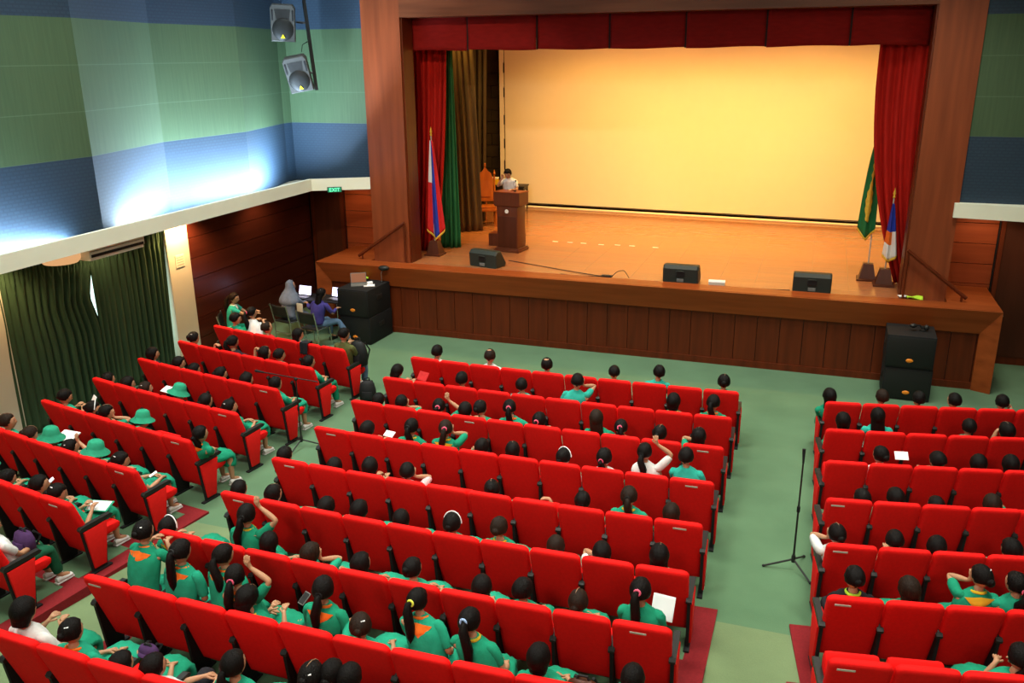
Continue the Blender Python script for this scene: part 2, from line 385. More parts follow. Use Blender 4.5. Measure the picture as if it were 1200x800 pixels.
# proscenium
mb = MB(); mb.b2((-3.05, 4.7, 1.5), (-2.15, 5.25, 9)); mb.b2((8.12, 4.7, 1.5), (8.88, 5.25, 9)); struct('trim_6', mb, 'wood_vertical')
mb = MB(); mb.b2((-2.15, 4.7, 6.74), (8.12, 5.25, 9)); struct('trim_7', mb, 'wood_beam')
mb = MB(); mb.b2((-2.15, 4.76, 1.5), (-2.12, 5.25, 6.74)); mb.b2((8.09, 4.76, 1.5), (8.12, 5.25, 6.74)); struct('trim_8', mb, 'wood_fascia')
mb = MB(); mb.b2((-3.05, 5.25, 1.5), (-2.9, 7.1, 9)); mb.b2((8.73, 5.25, 1.5), (8.88, 7.1, 9)); struct('wall_stage_return', mb, 'wood_door')
mb = MB(); mb.b2((-6.6, 7.1, 1.4), (-6.4, 13.6, 9)); mb.b2((12, 7.1, 1.4), (12.2, 13.6, 9)); mb.b2((-6.6, 13.5, 1.4), (12.2, 13.7, 9)); mb.b2((-6.6, 7.0, 3.2), (-3.0, 7.1, 9)); mb.b2((8.85, 7.0, 3.2), (12.2, 7.1, 9))
struct('wall_stage_interior', mb, 'stage_dark')
mb = MB()
rr = random.Random(1)
for j in range(17):
    for i in range(5):
        mb.b2((-4.9+i*.44+(j % 2)*.2, 13.42, 1.5+j*.36), (-4.9+i*.44+.42+(j % 2)*.2, 13.5, 1.5+j*.36+.34), .01)
struct('wall_stage_back', mb, 'stage_dark')
# valance
va = thing('stage_valance', 'dark red pleated fabric valance across the top of the stage opening', 'valance', (2.9, 5.3, 6.08))
vx = [-2.16, -.87, .67, 2.2, 3.72, 5.24, 6.74, 8.13]
for i in range(7):
    g = MB()
    def fn(u, v, i=i):
        x = vx[i]+.015+(vx[i+1]-vx[i]-.03)*u
        y = .02+.012*math.sin(u*9+i)+.01*math.sin(v*7+u*4)
        if i == 6 and u > .6: y += .18*((u-.6)/.4)**2
        return (x-2.9, y, .012*math.sin(u*PI*1.5+i)+.86*v)
    g.grid(fn, 24, 8); o = g.build('valance_panel', 'valance_red', va); sm = o.modifiers.new('s', 'SOLIDIFY'); sm.thickness = .02
for i in range(1, 7):
    MB().b2((vx[i]-2.9-.016, .015, 0), (vx[i]-2.9+.016, .04, .86)).build('seam', 'valance_seam', va, False)
# curtains
def drape(name, label, cat, mat, top, bot, z0, z1, folds, amp, bulge=0, seed=0, pinch=None, gather=0, nu=None, th=.012, kind=None):
    (tx0, ty0), (tx1, ty1) = top; (bx0, by0), (bx1, by1) = bot
    rr = random.Random(seed); ph = [rr.uniform(0, 6) for _ in range(4)]
    nu = nu or folds*10
    def fn(u, v):
        s = v**1.0; w = pinch(v) if pinch else s
        ux = u+.012*math.sin(u*17+ph[3])*(1 if 0 < u < 1 else 0)
        x0 = tx0+(bx0-tx0)*w; x1 = tx1+(bx1-tx1)*w; y0 = ty0+(by0-ty0)*w; y1 = ty1+(by1-ty1)*w
        d = V((x1-x0, y1-y0, 0)); n = V((-d.y, d.x, 0)).normalized() if d.length > 0 else V((0, 1, 0))
        a = amp*(.55+.45*v)*(1+.35*math.sin(u*7+ph[0]))
        if gather and v < gather: a *= .5
        k = math.sin(u*folds*2*PI+ph[1]+.5*math.sin(v*3+ph[2]+u*5))
        p = V((x0, y0, z1+(z0-z1)*v))+d*ux+n*(a*k)
        if gather and v < gather: p += n*(.02*math.sin(u*folds*4*PI))
        return p
    g = MB(); g.grid(fn, nu, 26); o = g.build(name, mat, None, True, 180); sm = o.modifiers.new('s', 'SOLIDIFY'); sm.thickness = th
    tag(o, label, cat); centre(o); return o
drape('stage_curtain', 'red stage curtain gathered at the left side of the opening', 'curtain', 'curtain_red', ((-2.78, 6.05), (-1.72, 6.2)), ((-2.86, 6.0), (-2.12, 6.15)), 1.51, 7.4, 8, .07, seed=2, pinch=lambda v: v**2)
drape('stage_curtain', 'red stage curtain tapering down at the right side of the opening', 'curtain', 'curtain_red', ((7.30, 5.75), (8.62, 5.6)), ((8.10, 6.0), (8.62, 5.75)), 1.51, 7.4, 8, .06, seed=3, pinch=lambda v: max(0, (v-.25)/.75)**2.2)
drape('stage_drape', 'green drape hanging just behind the left red stage curtain', 'curtain', 'drape_green', ((-1.86, 6.55), (-1.80, 6.6)), ((-2.16, 6.45), (-1.70, 6.65)), 1.51, 7.4, 4, .04, seed=5)
drape('stage_drape', 'taupe drape sweeping down between green drape and throne chair', 'curtain', 'drape_taupe', ((-2.35, 7.6), (-1.75, 7.7)), ((-2.55, 8.45), (-1.95, 8.8)), 1.51, 7.6, 4, .05, seed=6)
drape('stage_drape', 'dark brown drape hanging straight behind the taupe drape', 'curtain', 'drape_dark', ((-3.1, 10.0), (-2.25, 10.2)), ((-3.2, 10.0), (-2.42, 10.2)), 1.51, 7.8, 6, .05, seed=7)
# big screen
sc = thing('projection_screen', 'huge plain backdrop screen lit golden yellow across the stage back', 'screen', (3.1, 12.5, 1.62), math.atan2(-.6, 11.7))
MB().grid(lambda u, v: (-5.82+11.9*u, .012*math.sin(u*5), 6.3*v), 40, 10).build('screen_cloth', 'screen', sc)
b = MB()
b.b2((-5.98, -.03, -.02), (-5.85, .03, 6.3)); b.build('side_border', 'screen_edge', sc, False)
MB().tube([(-5.9, -.02, -.09), (6.1, -.02, -.09)], .035).build('bottom_batten', 'screen_edge', sc)
MB().box((.2, -.012, .02), (11.9, .010, .022)).build('lacing', 'black_matte', sc, False)
for z in (.5, 1.15, 1.8, 2.5, 3.3, 4.0): MB().box((-5.83, -.035, z), (.03, .02, .28)).build('side_tie', 'black_matte', sc, False)

# handrails of the side steps
def handrail(label, pts, posts):
    t = thing('handrail', label, 'handrail', (pts[0][0], pts[0][1], 1.555))
    o = V((pts[0][0], pts[0][1], 1.555))
    MB().tube([V(p)-o for p in pts], .035, 10).build('rail', 'wood_fascia', t)
    for x, y, z in posts: MB().tube([V((x, y, 1.555))-o, V((x, y, z))-o], .022, 8).build('post', 'wood_fascia', t)
handrail('dark wooden handrail slanting down right of the stage opening', [(8.12, 4.6, 2.46), (9.22, 4.6, 1.62)], [(8.14, 4.6, 2.44), (9.14, 4.6, 1.68)])
handrail('dark wooden handrail slanting down left of the stage opening', [(-2.2, 4.6, 2.44), (-3.4, 4.6, 1.62)], [(-2.22, 4.6, 2.42), (-3.3, 4.6, 1.69)])
# ------------------------------------------------------------------ stage things
def monitor(loc, rz, label):
    t = thing('stage_monitor', label, 'speaker', loc, rz, 'black wedge monitors along the stage edge')
    # wedge: back toward the audience (-y), sloping grille toward the stage (+y)
    prof = [(-.17, .0), (-.20, .30), (-.13, .37), (.02, .37), (.24, .06), (.22, 0)]
    g = MB(); L = .36
    rs = []
    for x, s in ((-L, .9), (-L+.03, 1), (L-.03, 1), (L, .9)):
        rs.append([V((x, .02+(y-.02)*s, .18+(z-.18)*s)) for y, z in prof])
    g.rings(rs); g.build('cabinet', 'monitor_body', t, True, 30)
    g = MB(); g.b2((-.09, -.206, .14), (.09, -.17, .25), .012); g.build('handle_recess', 'black_matte', t)
    g = MB(); g.tube([(-.08, -.205, .25), (-.05, -.225, .262), (.05, -.225, .262), (.08, -.205, .25)], .012); g.build('handle', 'monitor_body', t)
    g = MB(); g.b2((-.07, -.197, .03), (.07, -.185, .10), .004); g.build('connector_panel', 'grey_plastic', t)
    n = V((0, .22, .31)).normalized()
    g = MB(); g.add([(-.32, .045, .355), (.32, .045, .355), (.32, .245, .075), (-.32, .245, .075), (-.32, .03, .34), (.32, .03, .34), (.32, .23, .06), (-.32, .23, .06)],
                    [(0, 1, 2, 3), (4, 7, 6, 5), (0, 4, 5, 1), (1, 5, 6, 2), (2, 6, 7, 3), (3, 7, 4, 0)]); g.build('grille', 'grille', t, False)
monitor((-.40, 5.0, SZ), R(-14), 'black wedge stage monitor turned sideways in front of the lectern')
monitor((3.95, 4.84, SZ), R(-1), 'middle black wedge stage monitor at the stage edge')
monitor((6.50, 4.86, SZ), R(1), 'black wedge stage monitor nearest the right curtain')
# small box by the monitor
t = thing('paper_box', 'small pale box lying beside the middle stage monitor', 'box', (4.68, 4.72, SZ), R(4))
MB().b2((-.16, -.09, 0), (.16, .09, .07), .008).build('body', 'plate', t); MB().b2((-.165, -.095, .07), (.165, .095, .095), .006).build('lid', 'paper', t)
t = thing('folded_cloth', 'small green cloth and papers lying on ledge near right curtain', 'cloth', (8.35, 4.62, 1.555), 0)
g = MB(); g.grid(lambda u, v: (-.14+.28*u, -.07+.14*v, .02+.02*math.sin(u*5+v*4)), 8, 6); o = g.build('green_cloth', 'cloth_lime', t); o.modifiers.new('s', 'SOLIDIFY').thickness = .02
g = MB(); g.box((-.2, .05, .012), (.16, .1, .02), .4, .003); g.build('papers', 'paper', t)
# cables and a stomp box
def cable(name, label, pts, r=.008):
    g = MB(); 
    P = []
    for i in range(len(pts)-1):
        for q in range(6):
            s = q/6; a, b = V(pts[i]), V(pts[i+1]); P.append(a.lerp(b, s))
    P.append(V(pts[-1]))
    for _ in range(3): P = [P[0]]+[(P[i-1]+P[i]*2+P[i+1])/4 for i in range(1, len(P)-1)]+[P[-1]]
    g.tube(P, r, 6); o = g.build(name, 'black_matte'); tag(o, label, 'cable'); centre(o)
cable('audio_cable', 'thin black cable running from lectern monitor to small junction box', [(-.1, 5.6, 1.51), (.6, 5.35, 1.51), (1.5, 5.0, 1.51), (2.3, 4.75, 1.51)])
cable('audio_cable', 'thin cable lying slack left of the small junction box', [(1.4, 4.7, 1.51), (1.8, 4.62, 1.51), (2.1, 4.7, 1.51), (2.3, 4.72, 1.51)])
cable('audio_cable', 'thin cable looped up right of the small junction box', [(2.5, 4.72, 1.51), (2.6, 4.8, 1.62), (2.75, 4.82, 1.66), (2.88, 4.72, 1.52)])
cable('audio_cable', 'thin cable with connectors between middle and right stage monitors', [(4.9, 4.66, 1.51), (5.3, 4.62, 1.51), (5.7, 4.66, 1.51), (6.1, 4.72, 1.51)])
t = thing('junction_box', 'small black cable junction box on the stage floor', 'box', (2.4, 4.72, SZ))
MB().b2((-.11, -.06, 0), (.11, .06, .05), .01).build('body', 'black_plastic', t)
g = MB()
for x in (-.07, 0, .07): g.lathe([(.015, .05), (.015, .062), (.009, .064)], (x, 0, 0), 10)
g.build('sockets', 'chrome', t)
for i, (x, y) in enumerate([(.31, 7.99), (.69, 8), (1.04, 7.99), (1.5, 7.95), (1.9, 8.02), (2.26, 8.02), (2.84, 8)]):
    o = MB().b2((-.07, -.02, 0), (.07, .02, .004), .001).build('floor_tape', 'paper', None, False, loc=(x, y, SZ)); tag(o, 'short pale tape mark on the stage floor', 'tape', 'tape marks in a row on the stage floor')
# lectern
t = thing('lectern', 'dark brown wooden lectern with a small round white emblem', 'lectern', (-.42, 6.72, SZ), R(-7))
g = MB(); g.b2((-.27, -.22, .06), (.27, .22, 1.12), .008); g.build('body', 'wood_lectern', t)
g = MB(); g.b2((-.33, -.29, 0), (.33, .29, .06), .01); g.b2((-.31, -.27, .06), (.31, .27, .09), .006); g.build('base', 'wood_lectern', t)
g = MB(); g.rings([[V((sx*w, sy*d, z)) for sx, sy in ((-1, -1), (1, -1), (1, 1), (-1, 1))] for w, d, z in ((.29, .23, 1.08), (.335, .25, 1.11), (.335, .25, 1.40), (.33, .245, 1.41))]); g.build('top_box', 'wood_lectern', t, True, 25)
g = MB(); g.add([(-.345, -.26, 1.41), (.345, -.26, 1.41), (.345, .26, 1.39), (-.345, .26, 1.39), (-.345, -.26, 1.43), (.345, -.26, 1.43), (.345, .26, 1.41), (-.345, .26, 1.41)], [(0, 3, 2, 1), (4, 5, 6, 7), (0, 1, 5, 4), (1, 2, 6, 5), (2, 3, 7, 6), (3, 0, 4, 7)]); g.build('reading_board', 'wood_ledge', t, False)
g = MB(); g.lathe([(.045, 0), (.05, .006), (.046, .012)], (0, -.232, .97), 20, mt=Matrix.Rotation(R(90), 3, 'X')); g.build('emblem', 'emblem', t)
g = MB(); g.b2((-.24, -.228, .12), (.24, -.216, .85), .003); g.build('front_panel', 'wood_door', t)
o = MB().b2((-.42, -.20, 0), (.42, .20, .3), .01).build('step_block', 'wood_lectern', None, loc=(-.72, 7.27, SZ)); tag(o, 'low dark wooden step block behind the left of the lectern', 'step')
t = thing('microphone', 'gooseneck microphone on lectern held at the speaking person', 'microphone', (-.30, 6.66, SZ+1.425), R(-7))
MB().lathe([(.035, 0), (.035, .02), (.012, .03)], (0, 0, 0), 14).build('mount', 'black_plastic', t)
MB().tube([(0, 0, .02), (.03, 0, .10), (.0, .06, .17), (-.05, .14, .20)], .007).build('gooseneck', 'chrome', t)
MB().tube([(-.05, .14, .20), (-.07, .19, .22)], [.016, .02], 10).build('capsule', 'black_matte', t)
# throne chair
def throne(loc, rz, label):
    t = thing('carved_chair', label, 'chair', loc, rz, 'carved orange chairs on the stage')
    for x in (-.24, .24):
        MB().tube([(x, -.24, 0), (x, -.24, .44)], [.022, .032], 8).build('leg', 'wood_chair', t)
        MB().tube([(x, .24, 0), (x, .24, .46)], [.022, .03], 8).build('leg', 'wood_chair', t)
    g = MB(); g.b2((-.29, -.29, .42), (.29, .27, .50), .025); g.build('seat', 'wood_chair', t)
    g = MB(); g.b2((-.24, -.25, .50), (.24, .2, .55), .02); g.build('cushion', 'wood_chair', t)
    g = MB()
    for x in (-.25, .25):
        g.tube([(x, .25, .45), (x, .29, .9), (x, .32, 1.32)], [.03, .027, .024], 8); g.ell((x, .33, 1.37), (.035, .035, .05))
        g.ell((x, .33, 1.44), (.018, .018, .04))
    g.build('back_posts', 'wood_chair', t)
    out = [(-.22, .62), (.22, .62), (.22, 1.22), (.16, 1.38), (.08, 1.44), (.0, 1.56), (-.08, 1.44), (-.16, 1.38), (-.22, 1.22)]
    g = MB(); g.rings([[V((x, .27+.07*(z-.6), z)) for x, z in out], [V((x, .31+.07*(z-.6), z)) for x, z in out]]); g.ell((0, .36, 1.60), (.03, .03, .06)); g.build('backrest', 'wood_chair', t, True, 30)
    g = MB(); g.rings([[V((x*.62, .26+.07*(z-.6), .95+(z-.95)*.62)) for x, z in out], [V((x*.62, .27+.07*(z-.6), .95+(z-.95)*.62)) for x, z in out]]); g.build('back_pad', 'wood_chair', t, True, 30)
    for x in (-.28, .28):
        MB().tube([(x, .27, .80), (x*1.03, .05, .78), (x*1.05, -.2, .76), (x*1.02, -.29, .70), (x, -.26, .66)], .025, 8).build('armrest', 'wood_chair', t)
        MB().tube([(x, -.2, .5), (x*1.04, -.2, .76)], .02, 8).build('arm_post', 'wood_chair', t)
throne((-2.15, 9.62, SZ), R(25), 'carved orange wooden throne chair standing right behind the lectern')
throne((-2.78, 10.45, SZ), R(25), 'second carved orange chair half hidden behind the taupe drape')
# table at the back with yellow stack
t = thing('side_table', 'narrow black table standing in front of the screen corner', 'table', (-2.6, 11.9, SZ), R(3))
MB().b2((-.85, -.28, .76), (.85, .28, .80), .006).build('tabletop', 'black_plastic', t)
MB().b2((-.81, -.25, .66), (.81, .25, .76)).build('apron', 'black_plastic', t)
for x in (-.8, .8):
    for y in (-.24, .24): MB().tube([(x, y, 0), (x, y, .76)], [.016, .026], 6).build('leg', 'black_plastic', t)
for i, (x, y) in enumerate([(-2.95, 11.82), (-2.72, 11.84)]):
    t = thing('box_stack', ['left pale yellow box on the table behind the lectern', 'right pale yellow box on the table behind the lectern'][i], 'box', (x, y, SZ+.80))
    MB().b2((-.1, -.09, 0), (.1, .09, .17), .006).build('body', 'cloth_yellow', t); MB().b2((-.105, -.095, .17), (.105, .095, .22), .006).build('lid', 'paper', t)
# flags
def flag(loc, label, h, mats, zone, w=.34, seed=0, base='pyramid', drop=.45, lean=0, mt=None, rz=0, extra=None, off=.35, pw=.8):
    t = thing('flag_stand', label, 'flag', loc, rz)
    g = MB(); g.rings([[V((sx*a, sy*a, z)) for sx, sy in ((-1, -1), (1, -1), (1, 1), (-1, 1))] for a, z in ((.20, 0), (.20, .03), (.16, .05), (.10, .32), (.09, .34))]); g.build('base', 'wood_door', t, True, 25)
    g = MB(); g.tube([(0, 0, .3), (lean, 0, h)], .014, 8); g.build('pole', 'plate', t)
    g = MB(); g.ell((lean, 0, h+.02), (.025, .025, .03)); g.rings([[V((lean+a*math.cos(q*PI/3), a*math.sin(q*PI/3), h+z)) for q in range(6)] for a, z in ((.012, .04), (.028, .09), (.003, .2))]); g.build('finial', 'flag_gold', t)
    rr = random.Random(seed); p = rr.uniform(0, 6)
    L = h-.12-drop
    def fn(u, v):
        # gathered at the top, spreads down in folds around the pole
        wid = w*(.12+.88*v**pw); 
        x = lean*(1-v*.9)+(u-off)*wid; y = -.03-.05*math.sin(u*3.3*PI+p)*(.3+v*.7)-.03*math.sin(u*PI)
        z = h-.10-L*v*(1-.10*abs(u-.5)*2*v)+.05*u*0
        return (x, y, z)
    g = MB(); g.grid(fn, 30, 30, mfn=zone); o = g.build('cloth', mats, t, True, 180); o.modifiers.new('s', 'SOLIDIFY').thickness = .008
    g = MB(); g.grid(lambda u, v: V(fn(u, 1))+V((0, -.004, -.05*v)), 30, 2); o = g.build('fringe', 'flag_gold', t); o.modifiers.new('s', 'SOLIDIFY').thickness = .012
    if extra: extra(t, fn)
    return t
def z1(u, v):
    if v < .45 and u < .33: return 2
    return 0 if .3 < u < .72 else 1
flag((-1.98, 5.72, SZ), 'furled blue, red and white flag on stand by left curtain', 2.75, ['flag_blue', 'flag_red', 'flag_white'], z1, .42, 3, drop=.38)
def emb(t, fn):
    g = MB()
    def wd(v): return .10+.26*max(0, math.sin((v-.35)*PI/.65))*(1 if v > .35 else 0)+.05*math.sin(v*40)
    def e(u, v):
        p = V(fn(.44+(u-.5)*wd(v), .26+.58*v)); q = V(fn(.44+(u-.5)*wd(v)+.01, .26+.58*v))-p
        return p+V((q.y, -q.x, 0)).normalized()*.012
    g.grid(e, 10, 40); o = g.build('emblem', 'flag_gold', t); o.modifiers.new('s', 'SOLIDIFY').thickness = .004
flag((7.56, 6.12, SZ), 'tall dark green flag with gold emblem beside right curtain', 3.0, ['flag_green'], lambda u, v: 0, .34, 5, drop=.85, lean=-.02, extra=emb, off=.85, pw=.4)
flag((7.86, 5.72, SZ), 'blue, orange and white flag in front of right curtain', 1.75, ['flag_blue', 'cloth_orange', 'flag_white'], lambda u, v: 0 if v < .5 else (1 if v < .75 and u < .6 else 2), .27, 6, drop=.5)
# bass speaker stacks
def sub(loc, rz, label, w=.39, d=.40):
    t = thing('bass_speaker', label, 'speaker', loc, rz)
    MB().b2((-w, -d, 0), (w, d, .60), .015).build('cabinet', 'black_matte', t)
    g = MB(); g.b2((-w+.03, -d-.012, .03), (w-.03, -d, .57), .006); g.build('grille', 'grille', t)
    MB().ell((.0, -d-.016, .15), (.062, .012, .036), 20, 8).build('badge', 'logo_orange', t)
    for s in (-1, 1):
        g = MB(); g.b2((s*(w+.004)-.008, -.11, .32), (s*(w+.004)+.008, .11, .42), .004); g.build('side_handle', 'black_plastic', t)
    for sx in (-w+.08, w-.08):
        for sy in (-d+.07, d-.07): MB().lathe([(.025, -.0), (.025, .012)], (sx, sy, -.006), 10).build('foot', 'black_plastic', t)
    return t
sub((8.27, 3.62, .006), R(-1), 'bottom black bass speaker of the stack right of the stage front', .40, .38)
sub((8.26, 3.60, .615), R(-1), 'top black bass speaker of the stack right of the stage front', .40, .38)
sub((-2.78, 3.66, .006), R(-3), 'bottom black bass speaker of the stack beside the laptop table', .38, .48)
sub((-2.79, 3.64, .615), R(-3), 'top black bass speaker of the stack beside the laptop table', .38, .48)
t = thing('clamp_lamp', 'small black device lying on top of the right speaker stack', 'lamp', (8.45, 3.62, 1.22), R(20))
MB().lathe([(.06, 0), (.06, .02), (.02, .03)], (0, 0, 0), 14).build('base', 'black_plastic', t)
MB().tube([(0, 0, .02), (-.06, 0, .10), (-.15, .02, .10)], .012).build('arm', 'black_plastic', t)
MB().ell((-.17, .02, .09), (.07, .05, .04)).build('head', 'black_plastic', t)
MB().ell((.05, -.02, .06), (.05, .05, .05)).build('knob', 'black_plastic', t)
t = thing('desk_lamp', 'small black headed lamp standing behind the left speaker stack', 'lamp', (-2.52, 3.98, 1.217), 0)
MB().lathe([(.05, 0), (.05, .015), (.01, .02)], (0, 0, 0), 14).build('base', 'black_plastic', t)
MB().tube([(0, 0, .01), (.0, .0, .18), (.03, 0, .30)], .007).build('stem', 'chrome', t)
MB().ell((.07, 0, .32), (.13, .09, .06)).build('shade', 'black_plastic', t)

def text_mesh(name, txt, size, mat, parent, mt, depth=.004):
    cu = bpy.data.curves.new(name, 'FONT'); cu.body = txt; cu.size = size; cu.extrude = depth; cu.align_x = 'CENTER'; cu.align_y = 'CENTER'
    ob = bpy.data.objects.new(name, cu); COL.objects.link(ob)
    dg = bpy.context.evaluated_depsgraph_get(); me = bpy.data.meshes.new_from_object(ob.evaluated_get(dg)); bpy.data.objects.remove(ob)
    me.transform(mt); me.materials.clear(); me.materials.append(M[mat]); return link(name, me, parent)
# exit sign on the lip
t = thing('exit_sign', 'small green lit EXIT sign hanging under the white ledge', 'sign', (-3.74, 4.31, 3.10), math.atan2(.6, 1.14))
MB().b2((-.16, -.02, .0), (.16, .02, .12), .004).build('housing', 'black_plastic', t)
MB().b2((-.15, -.024, .01), (.15, -.020, .11)).build('face', 'cloth_hatgreen', t)
text_mesh('lettering', 'EXIT', .115, 'exit_glow', t, Matrix.Translation((0, -.028, .058)) @ Matrix.Rotation(R(90), 4, 'X'), .002)
# hanging loudspeakers
def pa(loc, tilt, label):
    t = thing('loudspeaker', label, 'speaker', loc); t.rotation_euler = tilt
    # front toward -y; wide trapezoid cabinet
    def ring(y, s, zc=0):
        o = [(-.24, -.36), (.24, -.36), (.25, .30), (.20, .37), (-.20, .37), (-.25, .30)]
        return [V((x*s, y, z*s+zc)) for x, z in o]
    g = MB(); g.rings([ring(-.19, .95), ring(-.17, 1), ring(.05, .98), ring(.22, .62), ring(.24, .55)]); g.build('cabinet', 'speaker_grey', t, True, 30)
    g = MB(); g.lathe([(.205, 0), (.215, .012), (.19, .03), (.1, .045), (.0001, .05)], (0, -.19, -.12), 28, mt=Matrix.Rotation(R(90), 3, 'X')); g.build('grille', 'grille', t)
    g = MB(); g.rings([[V((x, -.195, z)) for x, z in ((-.13, .08), (.13, .08), (.16, .27), (-.16, .27))], [V((x*.5, -.16, .17+(z-.17)*.5)) for x, z in ((-.13, .08), (.13, .08), (.16, .27), (-.16, .27))]]); g.build('horn', 'black_plastic', t)
    for s in (-1, 1): MB().b2((s*.205-.018, -.198, .05), (s*.205+.018, -.185, .26), .006).build('port', 'black_matte', t)
    g = MB(); g.prism([(-.045, -.285), (.045, -.285), (0, -.205)], 'y', -.246, -.235); g.build('badge', 'logo_yellow', t, False)
    g = MB(); g.b2((-.1, .2, -.05), (.1, .3, .05), .01); g.build('bracket', 'black_plastic', t)
    return t
pa((-4.35, 3.78, 6.66), (R(8), R(3), R(28)), 'upper grey loudspeaker of the pair hanging by the left wall')
pa((-4.13, 3.85, 5.66), (R(14), R(-10), R(24)), 'lower grey loudspeaker of the pair hanging by the left wall')
t = thing('hanging_bar', 'black slanted bar that carries the two hanging loudspeakers', 'bracket', (-4.02, 4.1, 5.3))
MB().tube([(.14, 0, 0), (-.16, .0, 3.7)], .045, 4).build('bar', 'black_plastic', t, False)
for z in (.35, 1.35):
    MB().tube([(.14-.081*z, 0, z), (-.1-.04*z, -.12, z+.02)], .025, 6).build('arm', 'black_plastic', t)
MB().tube([(.05, .0, 1.0), (-.06, -.1, .92), (-.08, -.12, .78)], .008, 6).build('cable', 'black_matte', t)
# AC unit and round soffit lamp
t = thing('air_conditioner', 'long white ceiling air conditioner above the green window curtain', 'air conditioner', (-4.42, -1.74, 2.94), R(-1))
MB().b2((-.24, -.60, .05), (.16, .60, .20), .012).build('housing', 'ac_white', t)
MB().b2((.155, -.57, .055), (.168, .57, .10), .003).build('vent_slot', 'black_matte', t)
MB().b2((-.2, -.58, .0), (.15, .58, .052), .012).build('lower_flap', 'ac_white', t)
MB().b2((.158, -.57, .145), (.165, .57, .151)).build('seam', 'grey_plastic', t, False)
t = thing('soffit_lamp', 'round cream drum lamp glowing beside the air conditioner', 'lamp', (-4.58, -2.62, 2.97))
MB().lathe([(.001, 0), (.25, 0), (.29, .05), (.29, .16), (.25, .19)], (0, 0, 0), 32).build('drum', 'lamp_warm', t)
MB().lathe([(.30, .16), (.31, .17), (.31, .19), (.30, .195)], (0, 0, 0), 32).build('rim', 'cream', t)
# window curtains
drape('window_curtain', 'left panel of the dark green pleated window curtain', 'curtain', 'curtain_green', ((-5.49, -3.12), (-5.49, -1.12)), ((-5.49, -3.10), (-5.49, -1.27)), .04, 2.95, 13, .045, seed=11, gather=.12, nu=170, pinch=lambda v: max(0, 1-abs(v-.33)/.2))
drape('window_curtain', 'right panel of the dark green pleated window curtain', 'curtain', 'curtain_green', ((-5.51, -1.17), (-5.51, .73)), ((-5.51, -1.17), (-5.51, .62)), .04, 2.95, 13, .045, seed=12, gather=.12, nu=170, pinch=lambda v: v)
MB().tube([(-5.50, -3.1, 2.97), (-5.50, .71, 2.97)], .02).build('curtain_rail', 'black_plastic'); tag(bpy.data.objects['curtain_rail'], 'dark curtain rail above the green window curtains', 'curtain rail')
# white wall fixture on the pillar
t = thing('wall_notice', 'faint grey notice fixed to the lit white pillar', 'notice', (-5.43, 1.04, 2.02))
MB().b2((0, -.13, 0), (.012, .13, .24), .002).build('board', 'cream_lip', t, False)
g = MB()
for z in (.04, .09, .14, .19): g.b2((.012, -.1, z), (.015, .1, z+.015))
g.build('lines', 'plate', t, False)

# ------------------------------------------------------------------ seats
Wd = .538
def backrest_mesh():
    g = MB(); n = 9; H0, H1, T = .17, 1.0, .10; rc = .055; hw = Wd/2
    def outline(ins):
        pts = []
        w = hw-ins; zt = H1-ins; zb = H0+ins
        for cx, cz, a0 in ((w-rc, zt-rc, 0), (-w+rc, zt-rc, 90)):
            for q in range(6):
                a = R(a0+q*18); pts.append((cx+rc*math.cos(a), cz+rc*math.sin(a)))
        wb = w-.004
        for q in range(1, 5): s = q/5; pts.append((-w+(w-wb)*s, (zt-rc)+(zb-(zt-rc))*s))
        pts.append((-wb, zb)); pts.append((-wb*.4, zb-.005)); pts.append((wb*.4, zb-.005)); pts.append((wb, zb))
        for q in range(4, 0, -1): s = q/5; pts.append((w+(wb-w)*s, (zt-rc)+(zb-(zt-rc))*s))
        return pts
    rs = []
    for ins, y in ((.12, -.008), (.05, -.004), (.016, .003), (0, .022), (0, T-.03), (.016, T-.008), (.05, T+.008), (.12, T+.02)):
        rs.append([V((x, y+(1-z)*.34, z+.012*(1-(x/hw)**2)*(1 if z > .8 else 0))) for x, z in outline(ins)])
    g.rings(rs); return g.mesh('backrest', 'seat_red', True, 60)
def cushion_mesh(folded):
    g = MB(); rs = []; hw = .235
    prof = [(.28, .0), (.25, -.07), (.29, -.095), (.56, -.10), (.63, -.07), (.64, -.02), (.60, .015), (.4, .02), (.30, .02)]
    for x, s in ((-hw, .8), (-hw+.012, .96), (-hw+.04, 1), (hw-.04, 1), (hw-.012, .96), (hw, .8)):
        rs.append([V((x, .45+(y-.45)*s, -.04+(z+.04)*s)) for y, z in prof])
    g.rings(rs)
    me = g.mesh('seat_cushion', 'seat_red', True, 50)
    if folded: me.transform(Matrix.Translation((0, .29, .36)) @ Matrix.Rotation(R(84), 4, 'X') @ Matrix.Translation((0, -.16, 0)))
    else: me.transform(Matrix.Translation((0, .05, .46)))
    return me
def arm_mesh():
    g = MB(); g.rings([[V((x, y, z)) for y, z in ((.10, .60), (.52, .615), (.55, .64), (.52, .665), (.12, .655), (.09, .63))] for x in (-.03, -.026, .026, .03)]); return g.mesh('armrest', 'black_plastic', True, 30)
def stand_mesh():
    g = MB(); g.rings([[V((x, y, z)) for y, z in ((.11, .60), (.46, .60), (.38, .03), (.40, .0), (.16, .0), (.18, .03))] for x in (-.016, .016)]); g.b2((-.03, .12, 0), (.03, .44, .02), .004); return g.mesh('stand', 'black_matte', True, 30)
def side_mesh(s):
    g = MB(); x0, x1 = (.018*s, .040*s)
    poly = [(.13, .585), (.455, .60), (.36, .07), (.20, .07)]
    g.rings([[V((x, .29+(y-.29)*k, .33+(z-.33)*k)) for y, z in poly] for x, k in ((x0, 1), (x1-.006*s, 1), (x1, .95))]); return g.mesh('side_panel', 'panel_red', True, 30)
